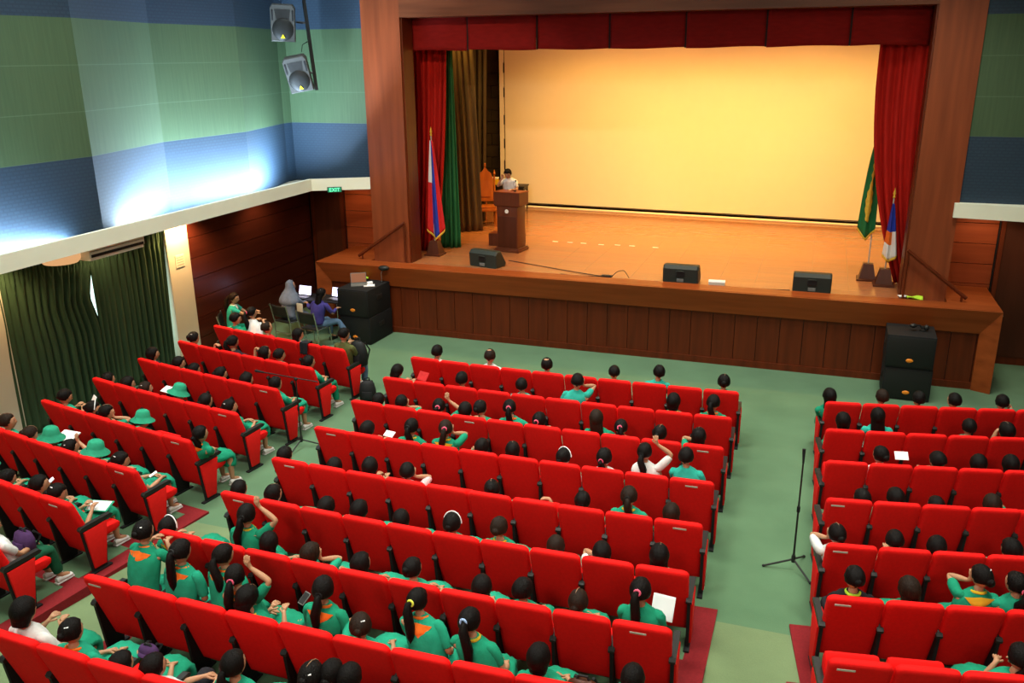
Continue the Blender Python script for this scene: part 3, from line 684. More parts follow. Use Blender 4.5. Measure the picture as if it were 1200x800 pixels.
def plate_mesh():
    g = MB(); g.b2((-.075, -.004, -.011), (.075, .004, .011), .002); me = g.mesh('number_plate', 'plate', False)
    me.transform(Matrix.Rotation(R(18), 4, 'X')); return me
SM = dict(back=backrest_mesh(), cu=cushion_mesh(False), cf=cushion_mesh(True), arm=arm_mesh(), st=stand_mesh(), sl=side_mesh(-1), sr=side_mesh(1), pl=plate_mesh())
ZR = [0, 0, 0, 0, 0, .035, .095, .18, .285]
BL = dict(C=dict(w=.56, k0=5.0, a=0, cv=.0086, O=[(2.8, -1.0555*r) for r in range(9)]),
          R=dict(w=.5374, k0=0, a=.1472, cv=.0158, O=[(6.848+.0094*r, .070-1.0515*r) for r in range(8)]),
          L=dict(w=.5469, k0=6.0, a=-.1291, cv=.0145, O=[(-1.287-.0145*r, .0507-1.0293*r) for r in range(8)]))
def place(b, r, k, dy=0, w=None):
    """world point and heading at seat position k (seat centre) of a row, dy metres in front of the top of the seat back"""
    B = BL[b]; t = (k+.5-B['k0'])*B['w']; a = B['a']; x0, y0 = B['O'][r]
    v = B['cv']*t*t; h = math.atan(2*B['cv']*t)
    x = x0+t*math.cos(a)-v*math.sin(a); y = y0+t*math.sin(a)+v*math.cos(a)
    H = a+h
    return V((x-dy*math.sin(H), y+dy*math.cos(H), ZR[r])), H
ORD = ['first', 'second', 'third', 'fourth', 'fifth', 'sixth', 'seventh', 'eighth', 'ninth', 'tenth', 'eleventh']
BN = dict(C='centre', R='right', L='left')
ROWS = {('C', r): range(0, 10 if r < 8 else 7) for r in range(9)}
ROWS.update({('L', r): range(0, 6) for r in range(6)}); ROWS[('L', 6)] = range(2, 6); ROWS[('L', 7)] = range(4, 6)
ROWS.update({('R', r): range(0, n) for r, n in enumerate((6, 5, 5, 5, 4, 4, 3))})
PLATES = {('C', 2, 3): .03, ('C', 3, 0): .02, ('C', 4, 0): .02, ('C', 5, 0): .0, ('C', 7, 0): -.12, ('C', 2, 9): .0, ('C', 3, 9): .0, ('C', 4, 9): .02, ('C', 6, 9): -.03,
          ('L', 2, 5): .0, ('L', 3, 5): .0, ('L', 4, 5): .0, ('L', 5, 5): .0, ('L', 6, 5): .0,
          ('R', 3, 0): -.13, ('R', 4, 0): -.12, ('R', 5, 0): -.12, ('R', 6, 0): -.12}
def make_seat(b, r, k, occupied):
    p, H = place(b, r, k)
    rows = ORD[r]+' row'
    if b == 'R': lab = 'red auditorium seat, %s from the aisle in the %s of right block' % (ORD[k], rows)
    elif b == 'L': lab = 'red auditorium seat, %s from the aisle in the %s of left block' % (ORD[5-k], rows)
    else: lab = 'red auditorium seat, %s from the left in the %s of centre block' % (ORD[k], rows)
    if not occupied: lab = lab.replace('red auditorium', 'empty red auditorium')
    t = thing('auditorium_seat', lab, 'seat', p, H, 'red seats in %s of the %s block' % (rows, BN[b]))
    bk = link('backrest', SM['back'], t); bk.scale.x = BL[b]['w']/.56+.004; link('seat_cushion', SM['cu'] if occupied else SM['cf'], t)
    w = BL[b]['w']
    first = k == ROWS[(b, r)][0]; last = k == ROWS[(b, r)][-1]
    link('armrest', SM['arm'], t, (w/2, 0, 0)); link('stand', SM['st'], t, (w/2, 0, 0))
    if k == 0:
        link('armrest', SM['arm'], t, (-w/2, 0, 0)); link('stand', SM['st'], t, (-w/2, 0, 0))
    if k == 0: link('side_panel', SM['sl'], t, (-w/2, 0, 0))
    if (b == 'C' and k == 9) or (b == 'L' and k == 5): link('side_panel', SM['sr'], t, (w/2, 0, 0))
    if (b, r, k) in PLATES:
        link('number_plate', SM['pl'], t, (PLATES[(b, r, k)], .020, .925))
# platforms under the back rows
def platform(b, r0, xl, xr, dyf):
    for r in range(r0, len(BL[b]['O'])):
        B = BL[b]; a = B['a']
        def P(t, v):
            vv = v+B['cv']*t*t; x0, y0 = B['O'][r]
            return (x0+t*math.cos(a)-vv*math.sin(a), y0+t*math.sin(a)+vv*math.cos(a))
        ts = [xl+(xr-xl)*i/10 for i in range(11)]
        f0 = .98; b0 = -.075
        poly = [P(t, b0) for t in ts]+[P(t, f0) for t in ts[::-1]]
        mb = MB(); mb.prism(poly, 'z', -.2, ZR[r]-.004); struct('floor', mb, 'riser_red')
        e0 = xl+(.24 if b != 'R' else .24); e1 = xr-.24
        ts = [e0+(e1-e0)*i/10 for i in range(11)]
        poly = [P(t, b0+.005) for t in ts]+[P(t, f0-.2) for t in ts[::-1]]
        mb = MB(); mb.prism(poly, 'z', -.2, ZR[r]-.001); struct('floor', mb, 'carpet')
platform('C', 5, -2.98, 3.02, 0); platform('L', 5, -4.2, .16, 0); platform('R', 5, -.16, 5.2, 0)
# ------------------------------------------------------------------ people
HMAT = ['skin', 'eye', 'lips']
def head_mb(c, mt, s=1.0):
    g = MB(); n, K = 28, 20; rs = []
    for i in range(K+1):
        t = PI*(.015+.97*i/K); ring = []
        for j in range(n):
            a = 2*PI*j/n; x, y, z = math.sin(t)*math.cos(a), math.sin(t)*math.sin(a), -math.cos(t)
            px, py, pz = .078*x, .096*y, .115*z
            if z < 0:
                q = (-z)**1.4; px *= 1-.36*q; py = py*(1-.18*q)+(.022*q if y > -.4 else .03*q)
            if y > 0:
                py += .020*math.exp(-((x/.13)**2)-(((z+.22)/.14)**2))*y   # nose tip
                py += .009*math.exp(-((x/.10)**2)-(((z-.0)/.2)**2))*y
                py -= .010*math.exp(-(((abs(x)-.38)/.17)**2)-(((z-.06)/.13)**2))*y   # sockets
                py += .006*math.exp(-((x/.3)**2)-(((z+.50)/.08)**2))*y    # lips
                py += .008*math.exp(-((x/.3)**2)-(((z+.85)/.13)**2))*y    # chin
                py += .004*math.exp(-(((z-.22)/.1)**2))*y*(abs(x) < .7)
            ring.append(V((px, py, pz)))
        rs.append(ring)
    g.rings(rs)
    for sx in (-1, 1):
        g.ell((sx*.075, -.002, -.004), (.010, .018, .030), 10, 6, 0)
        g.ell((sx*.030, .0795, .010), (.013, .006, .0065), 8, 5, 1)
        g.tube([(sx*.016, .086, .030), (sx*.032, .085, .035), (sx*.046, .076, .031)], .003, 5, 1)
    g.tube([(-.022, .082, -.055), (0, .091, -.054), (.022, .082, -.055)], [.003, .0055, .003], 6, 2)
    C_ = V(c); g.v = [C_+mt @ (p*s) for p in g.v]; return g
def hair_cap(g, c, mt, low=-.45, s=1.0, thick=1.09, hl=.45, seed=0):
    n, K = 28, 18; rs = []; rr = random.Random(seed); ph = rr.uniform(0, 6)
    for i in range(K+1):
        t = PI*(.02+.96*i/K); ring = []
        for j in range(n):
            a = 2*PI*j/n; x, y, z = math.sin(t)*math.cos(a), math.sin(t)*math.sin(a), -math.cos(t)
            px, py, pz = .084*x, .101*y, (.106 if z > 0 else .110)*z
            if z < 0: q = (-z)**1.6; px *= 1-.24*q; py *= 1-.10*q
            # visible (hair) factor
            front = min(1, max(0, (y-.05)/.45)); cut = low+(hl-low)*front
            f = min(1, max(0, (z-cut)/.16)); k = .86+(thick-.86)*f
            k *= 1+(.012*math.sin(a*9+ph+z*6)+.010*math.sin(a*4+ph*2-z*5))*f
            ring.append(V((px*k, py*k-.006*f, pz*k+.004*f)))
        rs.append(ring)
    o = len(g.v); g.rings(rs); C_ = V(c)
    for i in range(o, len(g.v)): g.v[i] = C_+mt @ (g.v[i]*s)
def ik(a, b, l1, l2, pole):
    a, b = V(a), V(b); d = b-a; L = d.length
    if L > (l1+l2)*.98: b = a+d.normalized()*(l1+l2)*.98; d = b-a; L = d.length
    x = (l1*l1-l2*l2+L*L)/(2*L); h = math.sqrt(max(0, l1*l1-x*x)); u = d.normalized(); p = V(pole); p = (p-u*p.dot(u)).normalized()
    return a+u*x+p*h, b
PEND = []
class Fig:
    """one person in local coordinates: +y is where the body faces"""
    def __init__(s, root, hips, neck, head, yaw=0, pitch=0, roll=0, sh=.18, size=1.0, lod=1):
        s.root = root; s.hips = V(hips); s.neck = V(neck); s.head = V(head); s.sh = sh; s.size = size; s.seat = False; s.lod = lod
        s.hm = (Matrix.Rotation(yaw, 3, 'Z') @ Matrix.Rotation(-pitch, 3, 'X') @ Matrix.Rotation(roll, 3, 'Y'))
        s.pts = []; s.rad = []; s.edg = []
        s.chest = s.hips.lerp(s.neck, .62)+V((0, -.025, 0)); s.waist = s.hips.lerp(s.neck, .28)+V((0, -.012, 0))
        h = s.P(s.hips, .095); w = s.P(s.waist, .085, h); c = s.P(s.chest, .09, w); n = s.P(s.neck, .045, c)
        s.P(s.neck.lerp(s.head, .55)+V((0, -.008, 0)), .040, n)
        s.c = c; s.h = h; s.S = {}; s.E = {}; s.W = {}
    def P(s, p, r, par=None):
        s.pts.append(V(p)); s.rad.append(r)
        if par is not None: s.edg.append((par, len(s.pts)-1))
        return len(s.pts)-1
    def arm(s, sd, wrist, pole=None, hdir=None, hn=None, up=.245, fo=.22, curl=.5):
        S0 = s.neck+V((sd*s.sh*.95, 0, -.055)); s.S[sd] = S0
        E, W = ik(S0, wrist, up*s.size, fo*s.size, pole or (sd*.6, -.3, -1)); s.E[sd] = E; s.W[sd] = W
        a = s.P(S0, .042, s.c); b = s.P(S0.lerp(E, .5), .036, a); e = s.P(E, .030, b); f = s.P(E.lerp(W, .45), .029, e); w = s.P(W, .019, f)
        d = V(hdir).normalized() if hdir is not None else (W-E).normalized()
        n = V(hn) if hn is not None else V((0, 0, 1)); side = d.cross(n)
        if side.length < .1: side = d.cross(V((0, 1, 0)))
        side.normalize(); n = side.cross(d).normalized(); side = side*(-sd)
        p1 = s.P(W+d*.035, .024, w); K = W+d*.062
        kk = s.P(K, .022, p1)
        for i, (o, L) in enumerate(((-.027, .78), (-.009, .96), (.009, 1), (.027, .88))):
            b0 = K+side*o+d*.012; q = s.P(b0, .0095, kk); m = s.P(b0+(d*.032-n*.018*curl)*L, .0085, q); s.P(b0+(d*.050-n*.050*curl)*L, .007, m)
        t0 = s.P(W+d*.03+side*.026, .011, p1); t1 = s.P(W+d*.055+side*.046-n*.008, .010, t0); s.P(W+d*.078+side*.050-n*.018, .008, t1)
    def leg(s, sd, knee, ankle, toe=None):
        hp = s.hips+V((sd*.085, .02, 0)); a = s.P(hp, .075, s.h); k = s.P(knee, .050, s.P(hp.lerp(V(knee), .5), .066, a)); an = s.P(ankle, .030, s.P(V(knee).lerp(V(ankle), .4), .045, k))
        s.P(toe if toe is not None else V(ankle)+V((0, .13, -.05)), .026, an); s.__dict__.setdefault('L', {})[sd] = (hp, V(knee), V(ankle))
    def finish(s):
        me = bpy.data.meshes.new('body'); me.from_pydata([tuple(p) for p in s.pts], s.edg, [])
        o = link('body', me, s.root); sk = o.modifiers.new('sk', 'SKIN'); sk.branch_smoothing = .6
        for i, sv in enumerate(me.skin_vertices[0].data):
            r = s.rad[i]*1.12; sv.radius = (r, r); sv.use_root = (i == 0)
        ss = o.modifiers.new('ss', 'SUBSURF'); ss.levels = ss.render_levels = s.lod
        PEND.append((o, head_mb(s.head, s.hm, s.size)))
    # ---- clothes
    def blouse(s, mat, longsleeve=.75, w=1.0, hem=0):
        g = MB(); ax = (s.neck-s.hips).normalized(); w = w*1.12
        fy = V((1, 0, 0)).cross(ax).normalized()*-1
        secs = []
        for t, rx, ry in ((-.04-hem, .168, .125), (.1, .165, .120), (.3, .148, .112), (.55, .165, .115), (.78, .172, .108), (.90, .155, .092), (.97, .105, .072), (1.03, .062, .058), (1.06, .052, .05)):
            c = s.hips.lerp(s.neck, t)+V((0, -.022*math.sin(max(0, min(1, t))*PI), 0))
            secs.append((c, V((rx*w, 0, 0)), fy*ry*w))
        g.loft(secs, 22)
        for sd in s.S:
            S0, E, W = s.S[sd], s.E[sd], s.W[sd]; L = longsleeve
            inn = S0+V((-sd*.06, 0, -.01))
            if L <= 1: g.tube([inn, S0+V((sd*.005, 0, .004)), S0.lerp(E, .5*L), S0.lerp(E, L)], [.055, .061, .054, .053], 12)
            else: g.tube([inn, S0+V((sd*.005, 0, .004)), S0.lerp(E, .5), E, E.lerp(W, .5), E.lerp(W, .92)], [.055, .060, .052, .046, .042, .032], 12)
        o = g.build('shirt', mat, s.root, True, 80); s.wr(o, .006); return o
    def wr(s, o, a):
        t = bpy.data.textures.get('folds') or bpy.data.textures.new('folds', 'CLOUDS'); t.noise_scale = .07
        sb = o.modifiers.new('sb', 'SUBSURF'); sb.levels = sb.render_levels = 1
        d = o.modifiers.new('d', 'DISPLACE'); d.texture = t; d.strength = a*3.4; d.mid_level = .5; d.texture_coords = 'GLOBAL'
    def skirt(s, mat):
        g = MB(); kn = (s.L[1][1]+s.L[-1][1])/2; an = (s.L[1][2]+s.L[-1][2])/2; wk = abs(s.L[1][1].x-s.L[-1][1].x)/2+.075
        X = V((1, 0, 0))
        secs = [(s.hips+V((0, -.06, .02)), X*.155, V((0, .05, .10))), (s.hips+V((0, .06, .01)), X*.178, V((0, .02, .105))), (s.hips.lerp(kn, .5), X*.182, V((0, 0, .098))),
                (kn+V((0, -.02, .0)), X*wk, V((0, .02, .085))), (kn+V((0, .045, -.04)), X*wk, V((0, .06, .045))), (kn.lerp(an, .35)+V((0, .02, 0)), X*wk*1.02, V((0, .085, .0))), (kn.lerp(an, .55)+V((0, .01, 0)), X*wk*1.04, V((0, .09, -.01)))]
        g.loft(secs, 24); o = g.build('skirt', mat, s.root, True, 80); s.wr(o, .012)
    def trousers(s, mat, name='trousers'):
        g = MB(); g.ell(s.hips+V((0, .01, 0)), (.165, .13, .11))
        for sd in (-1, 1):
            hp, kn, an = s.L[sd]; g.tube([hp+V((0, -.04, 0)), hp.lerp(kn, .4), kn+V((0, .0, .0)), kn.lerp(an, .12), kn.lerp(an, .6), an.lerp(kn, .06)], [.095, .088, .072, .070, .062, .058], 14)
        o = g.build(name, mat, s.root, True, 80); s.wr(o, .008)
    def shoes(s, mat):
        for sd in (-1, 1):
            a = s.L[sd][2]; g = MB(); g.loft([(a+V((0, -.05, -.045)), V((.028, 0, 0)), V((0, 0, .03))), (a+V((0, -.01, -.038)), V((.038, 0, 0)), V((0, 0, .045))), (a+V((0, .07, -.05)), V((.040, 0, 0)), V((0, 0, .032))), (a+V((0, .15, -.06)), V((.034, 0, 0)), V((0, 0, .022)))], 14)
            g.b2((a.x-.036, a.y-.06, a.z-.095), (a.x+.036, a.y+.165, a.z-.075), .01); g.build('shoe', mat, s.root)
    def scarf(s, mat):
        g = MB(); nk = s.neck; r = []
        for k in range(16):
            a = 2*PI*k/16; r.append(nk+V((.066*math.cos(a), .062*math.sin(a)+.004, .004+.012*math.sin(a)*-1-.02*(math.sin(a) > .3))))
        g.tube(r, .016, 7, closed=True)
        def fn(u, v):
            x = (u-.5)*.27*(1-v)*(1); z = -.006-.15*v-.05*abs(u-.5)*(1-v)
            c = s.hips.lerp(s.neck, 1+z/(s.neck-s.hips).length); rx = .176 if v > .2 else .12+.056*v/.2
            d = .088+.032*min(1, v*2.2)-.02*(abs(u-.5)*2)**2
            return (c.x+x, c.y-d-.012, c.z-.0)
        o2 = len(g.v); g.grid(fn, 10, 8); g.grid(lambda u, v: V(fn(u, v))+V((0, .006, 0)), 10, 8)
        g.tube([nk+V((-.03, .06, -.01)), nk+V((-.005, .095, -.08)), nk+V((-.03, .11, -.17))], [.014, .018, .012], 7); g.tube([nk+V((.03, .06, -.01)), nk+V((.005, .095, -.08)), nk+V((.03, .11, -.16))], [.014, .018, .012], 7)
        g.build('neck_scarf', mat, s.root, True, 50)
    def collar(s, mat):
        g = MB(); nk = s.neck; r = [nk+V((.064*math.cos(2*PI*k/16), .060*math.sin(2*PI*k/16), .008)) for k in range(16)]; g.tube(r, .015, 7, closed=True)
        for sd in (-1, 1): g.add([nk+V((sd*.01, .07, .012)), nk+V((sd*.07, .06, .0)), nk+V((sd*.055, .10, -.07)), nk+V((sd*.01, .06, .0)), nk+V((sd*.07, .05, -.01)), nk+V((sd*.055, .09, -.08))], [(0, 1, 2), (3, 5, 4), (0, 3, 4, 1), (1, 4, 5, 2), (2, 5, 3, 0)])
        g.build('collar', mat, s.root, True, 50)
    def hair(s, style, mat='hair', seed=0, band=None):
        g = MB(); H, m, z = s.head, s.hm, s.size; rr = random.Random(seed)
        def L(x, y, zz): return H+m @ (V((x, y, zz))*z)
        base = style
        low = dict(short=-.52, bald=-.5, bob=-.75, long=-.8, bun=-.5, pony=-.5, hat=-.5, cap=-.5).get(base, -.5)
        hair_cap(g, H, m, low, z, 1.15 if base in ('long', 'bob') else 1.11, 1.3 if base == 'bald' else .42, seed)
        D = V((0, 0, -1))
        if base == 'bob':
            g.loft([(L(0, -.022, .05), m @ V((.083, 0, 0)), m @ V((0, .080, 0))), (L(0, -.026, -.02), m @ V((.090, 0, 0)), m @ V((0, .076, 0))), (L(0, -.030, -.075), m @ V((.088, 0, 0)), m @ V((0, .066, 0))), (L(0, -.034, -.115), m @ V((.074, 0, 0)), m @ V((0, .052, 0)))], 18)
        if base == 'long':
            b = s.neck+V((0, -.065, 0)); X = V((1, 0, 0))
            def cl(p, r):
                return V((p.x, max(p.y, (1-p.z)*.34+.10+r+.008), p.z)) if s.seat and p.z < 1.02 else p
            g.loft([(L(0, -.020, .055), m @ V((.083, 0, 0)), m @ V((0, .082, 0))), (L(0, -.028, -.02), m @ V((.092, 0, 0)), m @ V((0, .074, 0))), (L(0, -.04, -.09), m @ V((.092, 0, 0)), m @ V((0, .058, 0))), (cl(b+V((0, -.01, -.05)), .04), X*.095, V((0, .042, 0))),
                    (cl(b+V((0, -.04, -.14)), .03), X*.085, V((0, .030, 0))), (cl(b+V((0, -.05, -.19)), .02), X*.06, V((0, .020, 0)))], 20)
        if base == 'bun':
            r = .036+rr.uniform(0, .01); g.ell(L(0, -.108, rr.uniform(-.03, .03)), (r, r*.9, r), 12, 8); g.tube([L(0, -.08, 0), L(0, -.12, 0)], [.03, .03], 8)
        if base == 'pony':
            q = rr.uniform(-.02, .02); zc = rr.uniform(-.02, .04); a = L(0, -.088, zc); b = L(q, -.125, zc-.01); e = s.neck+V((q*2, -.155, 0))
            c2 = V((b.x, min(b.y-.01, e.y+.02), b.z-.07))
            P_ = [a, b, c2, V((e.x, e.y, e.z-.02)), V((e.x, e.y+.005, e.z-.12)), V((e.x*1.3, e.y+.01, e.z-.20))]; R_ = [.022, .030, .044, .047, .036, .008]
            if s.seat: P_ = P_[:2]+[V((p.x, max(p.y, (1-p.z)*.34+.10+r), p.z)) if p.z < 1.0 else p for p, r in zip(P_[2:], R_[2:])]
            g.tube(P_, R_, 12)
        o = g.build('hair', mat, s.root, True, 70)
        if band == 'tie' or base == 'pony' and band:
            zc2 = L(0, -.108, 0); col = band if band in M else 'black_matte'
            k = MB(); r = [zc2+m @ V((.027*math.cos(a*PI/6), 0, .027*math.sin(a*PI/6)))+V((0, 0, zc if base == 'pony' else 0)) for a in range(12)]; k.tube(r, .011, 7, closed=True); k.build('hair_tie', col, s.root)
        if band == 'headband':
            k = MB(); k.tube([L(.096*math.cos(a*PI/12), .018, .010+.119*math.sin(a*PI/12)) for a in range(0, 13)], .007, 7); k.build('headband', 'paper', s.root)
        if band == 'clip':
            k = MB(); k.tube([L(.02, -.085, .075), L(.05, -.068, .078)], .007, 6); k.build('hair_clip', 'paper', s.root)
    def hat(s, mat):
        g = MB(); Z = s.size; prof = [(.002, .135), (.055, .132), (.078, .112), (.090, .06), (.096, .035), (.150, -.005), (.152, -.010), (.094, .026), (.084, .02)]
        g.lathe([(r*Z*1.12, z*Z*1.10) for r, z in prof], s.head+s.hm @ V((0, -.004, .005)), 24, mt=s.hm @ Matrix.Rotation(R(-6), 3, 'X')); g.build('hat', mat, s.root, True, 50)

HAIRT = dict(short=('short', 'short black hair'), bald=('bald', 'thinning hair'), bob=('bob', 'bobbed black hair'), long=('long', 'long loose black hair'), bun=('bun', 'black hair bun'), pony=('pony', 'dark ponytail'),
             ponyscarf=('pony', 'ponytail and orange scarf'), bunscarf=('bun', 'bun and orange scarf'), ponyyel=('pony', 'ponytail and yellow scarf'), band=('bun', 'white hair band'), band2=('bun', 'white hair tie'), hat=('short', 'green bucket hat'), bunscarfy=('bun', 'bun and yellow scarf'))
GAR = dict(green='green uniform', teal='teal blouse', white='white shirt', tan='tan shirt', pink='pink shirt', red='red shirt', olive='olive shirt', yellow='green uniform', black='black shirt', dark='dark shirt')
PT = '''C 0 0.28 0.24 1.08 short white lap
C 0 2.06 0.24 1.11 bald white lap
C 0 3.88 0.24 1.07 bald tan lap
C 0 5.92 0.24 1.06 short green lap
C 0 7.22 0.24 1.14 short teal lap
C 0 9.04 0.24 1.08 bun green lap
C 1 -0.18 0.24 1.05 long red read
C 1 1.9 0.24 1.06 short green lap
C 1 3.71 0.24 1.08 short teal lap
C 1 5.23 0.44 1.17 short teal face
C 1 7.94 0.24 1.09 bob green lap
C 1 8.97 0.24 1.13 ponyscarf green lap
C 2 0.18 0.24 0.97 short green lap
C 2 0.89 0.24 0.99 short green face
C 2 2.01 0.24 1.01 pony green raise
C 2 2.78 0.24 1.01 bob tan lean
C 2 3.21 0.24 1.07 bun green lap
C 2 4.02 0.24 1.14 ponyscarf green lap
C 2 4.83 0.24 1.0 pony green lean
C 2 6.32 0.24 1.14 long green lap
C 2 6.95 0.24 1.04 pony green lap
C 2 7.92 0.24 1.02 bun green lap
C 2 8.86 0.24 1.04 long green face
C 3 0.86 0.24 0.98 long green read
C 3 2.12 0.24 1.13 ponyyel green lap
C 3 3.02 0.26 1.17 ponyyel green face
C 3 3.98 0.24 0.98 bob green face
C 3 4.76 0.24 1.0 long green lap
C 3 6.02 0.24 1.0 band white lap
C 3 6.98 0.24 1.07 pony white lap
C 3 7.87 0.36 1.16 pony white raise
C 3 8.8 0.34 1.17 short teal lap
C 4 -0.36 0.24 0.95 short green lap
C 4 1.0 0.24 0.91 bob green lap
C 4 1.95 0.24 1.0 long green read
C 4 2.9 0.24 1.02 short pink face
C 4 4.94 0.24 0.96 bun green lap
C 4 6.96 0.24 0.99 pony green reach
C 4 7.94 0.24 1.13 ponyyel green lap
C 4 8.82 0.24 0.99 long green lap
C 5 -0.27 0.24 0.95 short white face
C 5 0.63 0.24 0.98 long white lap
C 5 1.93 0.24 0.94 bob green lap
C 5 2.72 0.24 0.98 bob green lap
C 5 3.68 0.24 0.96 bob green lap
C 5 4.8 0.24 1.02 band green lap
C 5 5.79 0.24 1.07 bun green lap
C 5 6.93 0.24 0.95 bun green lap
C 5 7.83 0.24 0.96 long white face
C 5 8.9 0.24 1.03 long green lap
C 6 -0.59 0.24 0.91 band yellow lean
C 6 1.11 0.42 1.16 pony green raise
C 6 1.83 0.24 1.0 long green lap
C 6 2.74 0.24 0.97 long green face
C 6 3.8 0.24 0.97 bob green lap
C 6 4.84 0.24 1.03 band2 green lap
C 6 6.15 0.24 0.97 bob green lap
C 6 6.9 0.24 1.02 short green lap
C 6 7.88 0.24 1.0 bun green lap
C 6 8.89 0.34 1.16 pony green lap
C 7 -0.04 0.62 1.21 bunscarf green lean
C 7 0.98 0.5 1.17 ponyscarf green lap
C 7 1.76 0.6 1.16 ponyscarf green lap
C 7 2.37 0.34 1.16 ponyscarf green raise
C 7 2.71 0.24 1.03 long green read
C 7 3.99 0.42 1.17 ponyscarf green lap
C 7 4.83 0.24 1.0 bun green face
C 7 5.59 0.54 1.16 ponyscarf green lap
C 7 6.58 0.4 1.16 pony green lap
C 7 7.78 0.24 1.06 bob green lap
C 7 9.18 0.24 1.03 short green lap
C 8 -0.09 0.24 1.11 bob white read
C 8 0.87 0.24 1.04 bunscarf green lap
C 8 1.78 0.24 0.84 bob green lap
C 8 2.41 0.24 0.91 short white lap
C 8 3.88 0.24 1.15 pony green lap
C 8 5.08 0.3 1.16 bun green lap
C 8 5.32 0.38 1.16 bun green lap
C 8 5.59 0.38 1.16 bun green lap
L 0 0.28 0.24 1.14 short green lap
L 0 0.41 0.6 1.18 pony white lean
L 0 1.82 0.24 1.08 bald red lap
L 0 3.26 0.24 1.06 long white lap
L 0 5.1 0.34 1.17 short olive read
L 1 -0.11 0.24 1.02 bun green reach
L 1 1.81 0.24 1.11 pony dark reach
L 1 3.23 0.24 1.03 bob green lap
L 1 3.85 0.24 1.04 short green lap
L 1 5.05 0.24 1.01 short green lap
L 2 -0.2 0.24 1.04 long dark lap
L 2 1.05 0.24 0.99 bun green lap
L 2 1.73 0.24 0.93 short green lap
L 2 2.9 0.24 0.96 bun green lap
L 2 3.98 0.24 0.96 bob green lap
L 2 5.12 0.24 0.99 pony green lap
L 3 -0.27 0.24 0.92 bun green lap
L 3 0.68 0.24 0.94 bob green lap
L 3 1.48 0.24 0.94 bun green lap
L 3 2.92 0.24 1.01 hat green lap
L 3 3.99 0.24 0.98 bun green lap
L 3 4.89 0.24 0.97 bun green lap
L 4 0.09 0.24 1.04 short green read
L 4 1.34 0.24 0.98 band green lap
L 4 1.92 0.24 0.98 bun green face
L 4 3.4 0.24 1.02 hat green lap
L 4 5.5 0.24 1.03 ponyscarf green lap
L 5 0.09 0.24 1.01 bun green lap
L 5 1.03 0.24 0.92 bun green read
L 5 2.0 0.24 0.99 hat green lap
L 5 2.71 0.24 0.92 bun green raise
L 5 3.7 0.24 0.98 hat green lap
L 5 4.57 0.24 0.95 bun green lap
L 6 2.02 0.24 1.03 hat green lap
L 6 2.81 0.24 0.91 pony green read
L 6 4.01 0.24 0.98 bun green lap
L 6 4.6 0.24 0.94 bunscarf green read
L 7 4.96 0.24 1.03 short white lap
R 0 -0.34 0.24 1.02 long green lap
R 0 1.07 0.24 1.05 short green lap
R 0 2.04 0.24 1.05 short green lap
R 0 2.98 0.24 1.04 short green lap
R 0 4.24 0.24 1.04 short teal face
R 1 -0.02 0.24 1.06 bob green lap
R 1 0.83 0.24 1.16 long teal lap
R 1 3.09 0.24 1.06 short green reach
R 1 4.01 0.24 1.02 bob green lap
R 2 0.81 0.24 1.04 bun white lap
R 2 2.12 0.24 1.0 short green read
R 2 3.04 0.24 0.99 long green lap
R 2 3.76 0.24 1.0 long green lap
R 3 0.33 0.24 0.93 short green lap
R 3 1.03 0.24 0.97 bob green lap
R 3 1.88 0.24 0.9 short green lap
R 3 3.03 0.24 0.96 bob green face
R 4 -0.24 0.24 1.01 bun white face
R 4 0.87 0.24 0.99 short green read
R 4 1.67 0.24 0.95 long green lap
R 4 3.06 0.24 0.97 long green lap
R 5 0.01 0.24 1.1 bun black lap
R 5 0.96 0.24 1.03 long green lap
R 5 2.21 0.34 1.16 bunscarfy green face
R 5 2.73 0.26 1.16 pony green face
R 6 2.43 0.24 1.05 pony green lean'''
OCC = set(); used = {}
rnd = random.Random(77)
people = []
for ln in PT.strip().split('\n'):
    b, r, k, dy, z, hair, gar, pose = ln.split(); people.append((b, int(r), float(k), float(dy), float(z), hair, gar, pose))
taken = set()
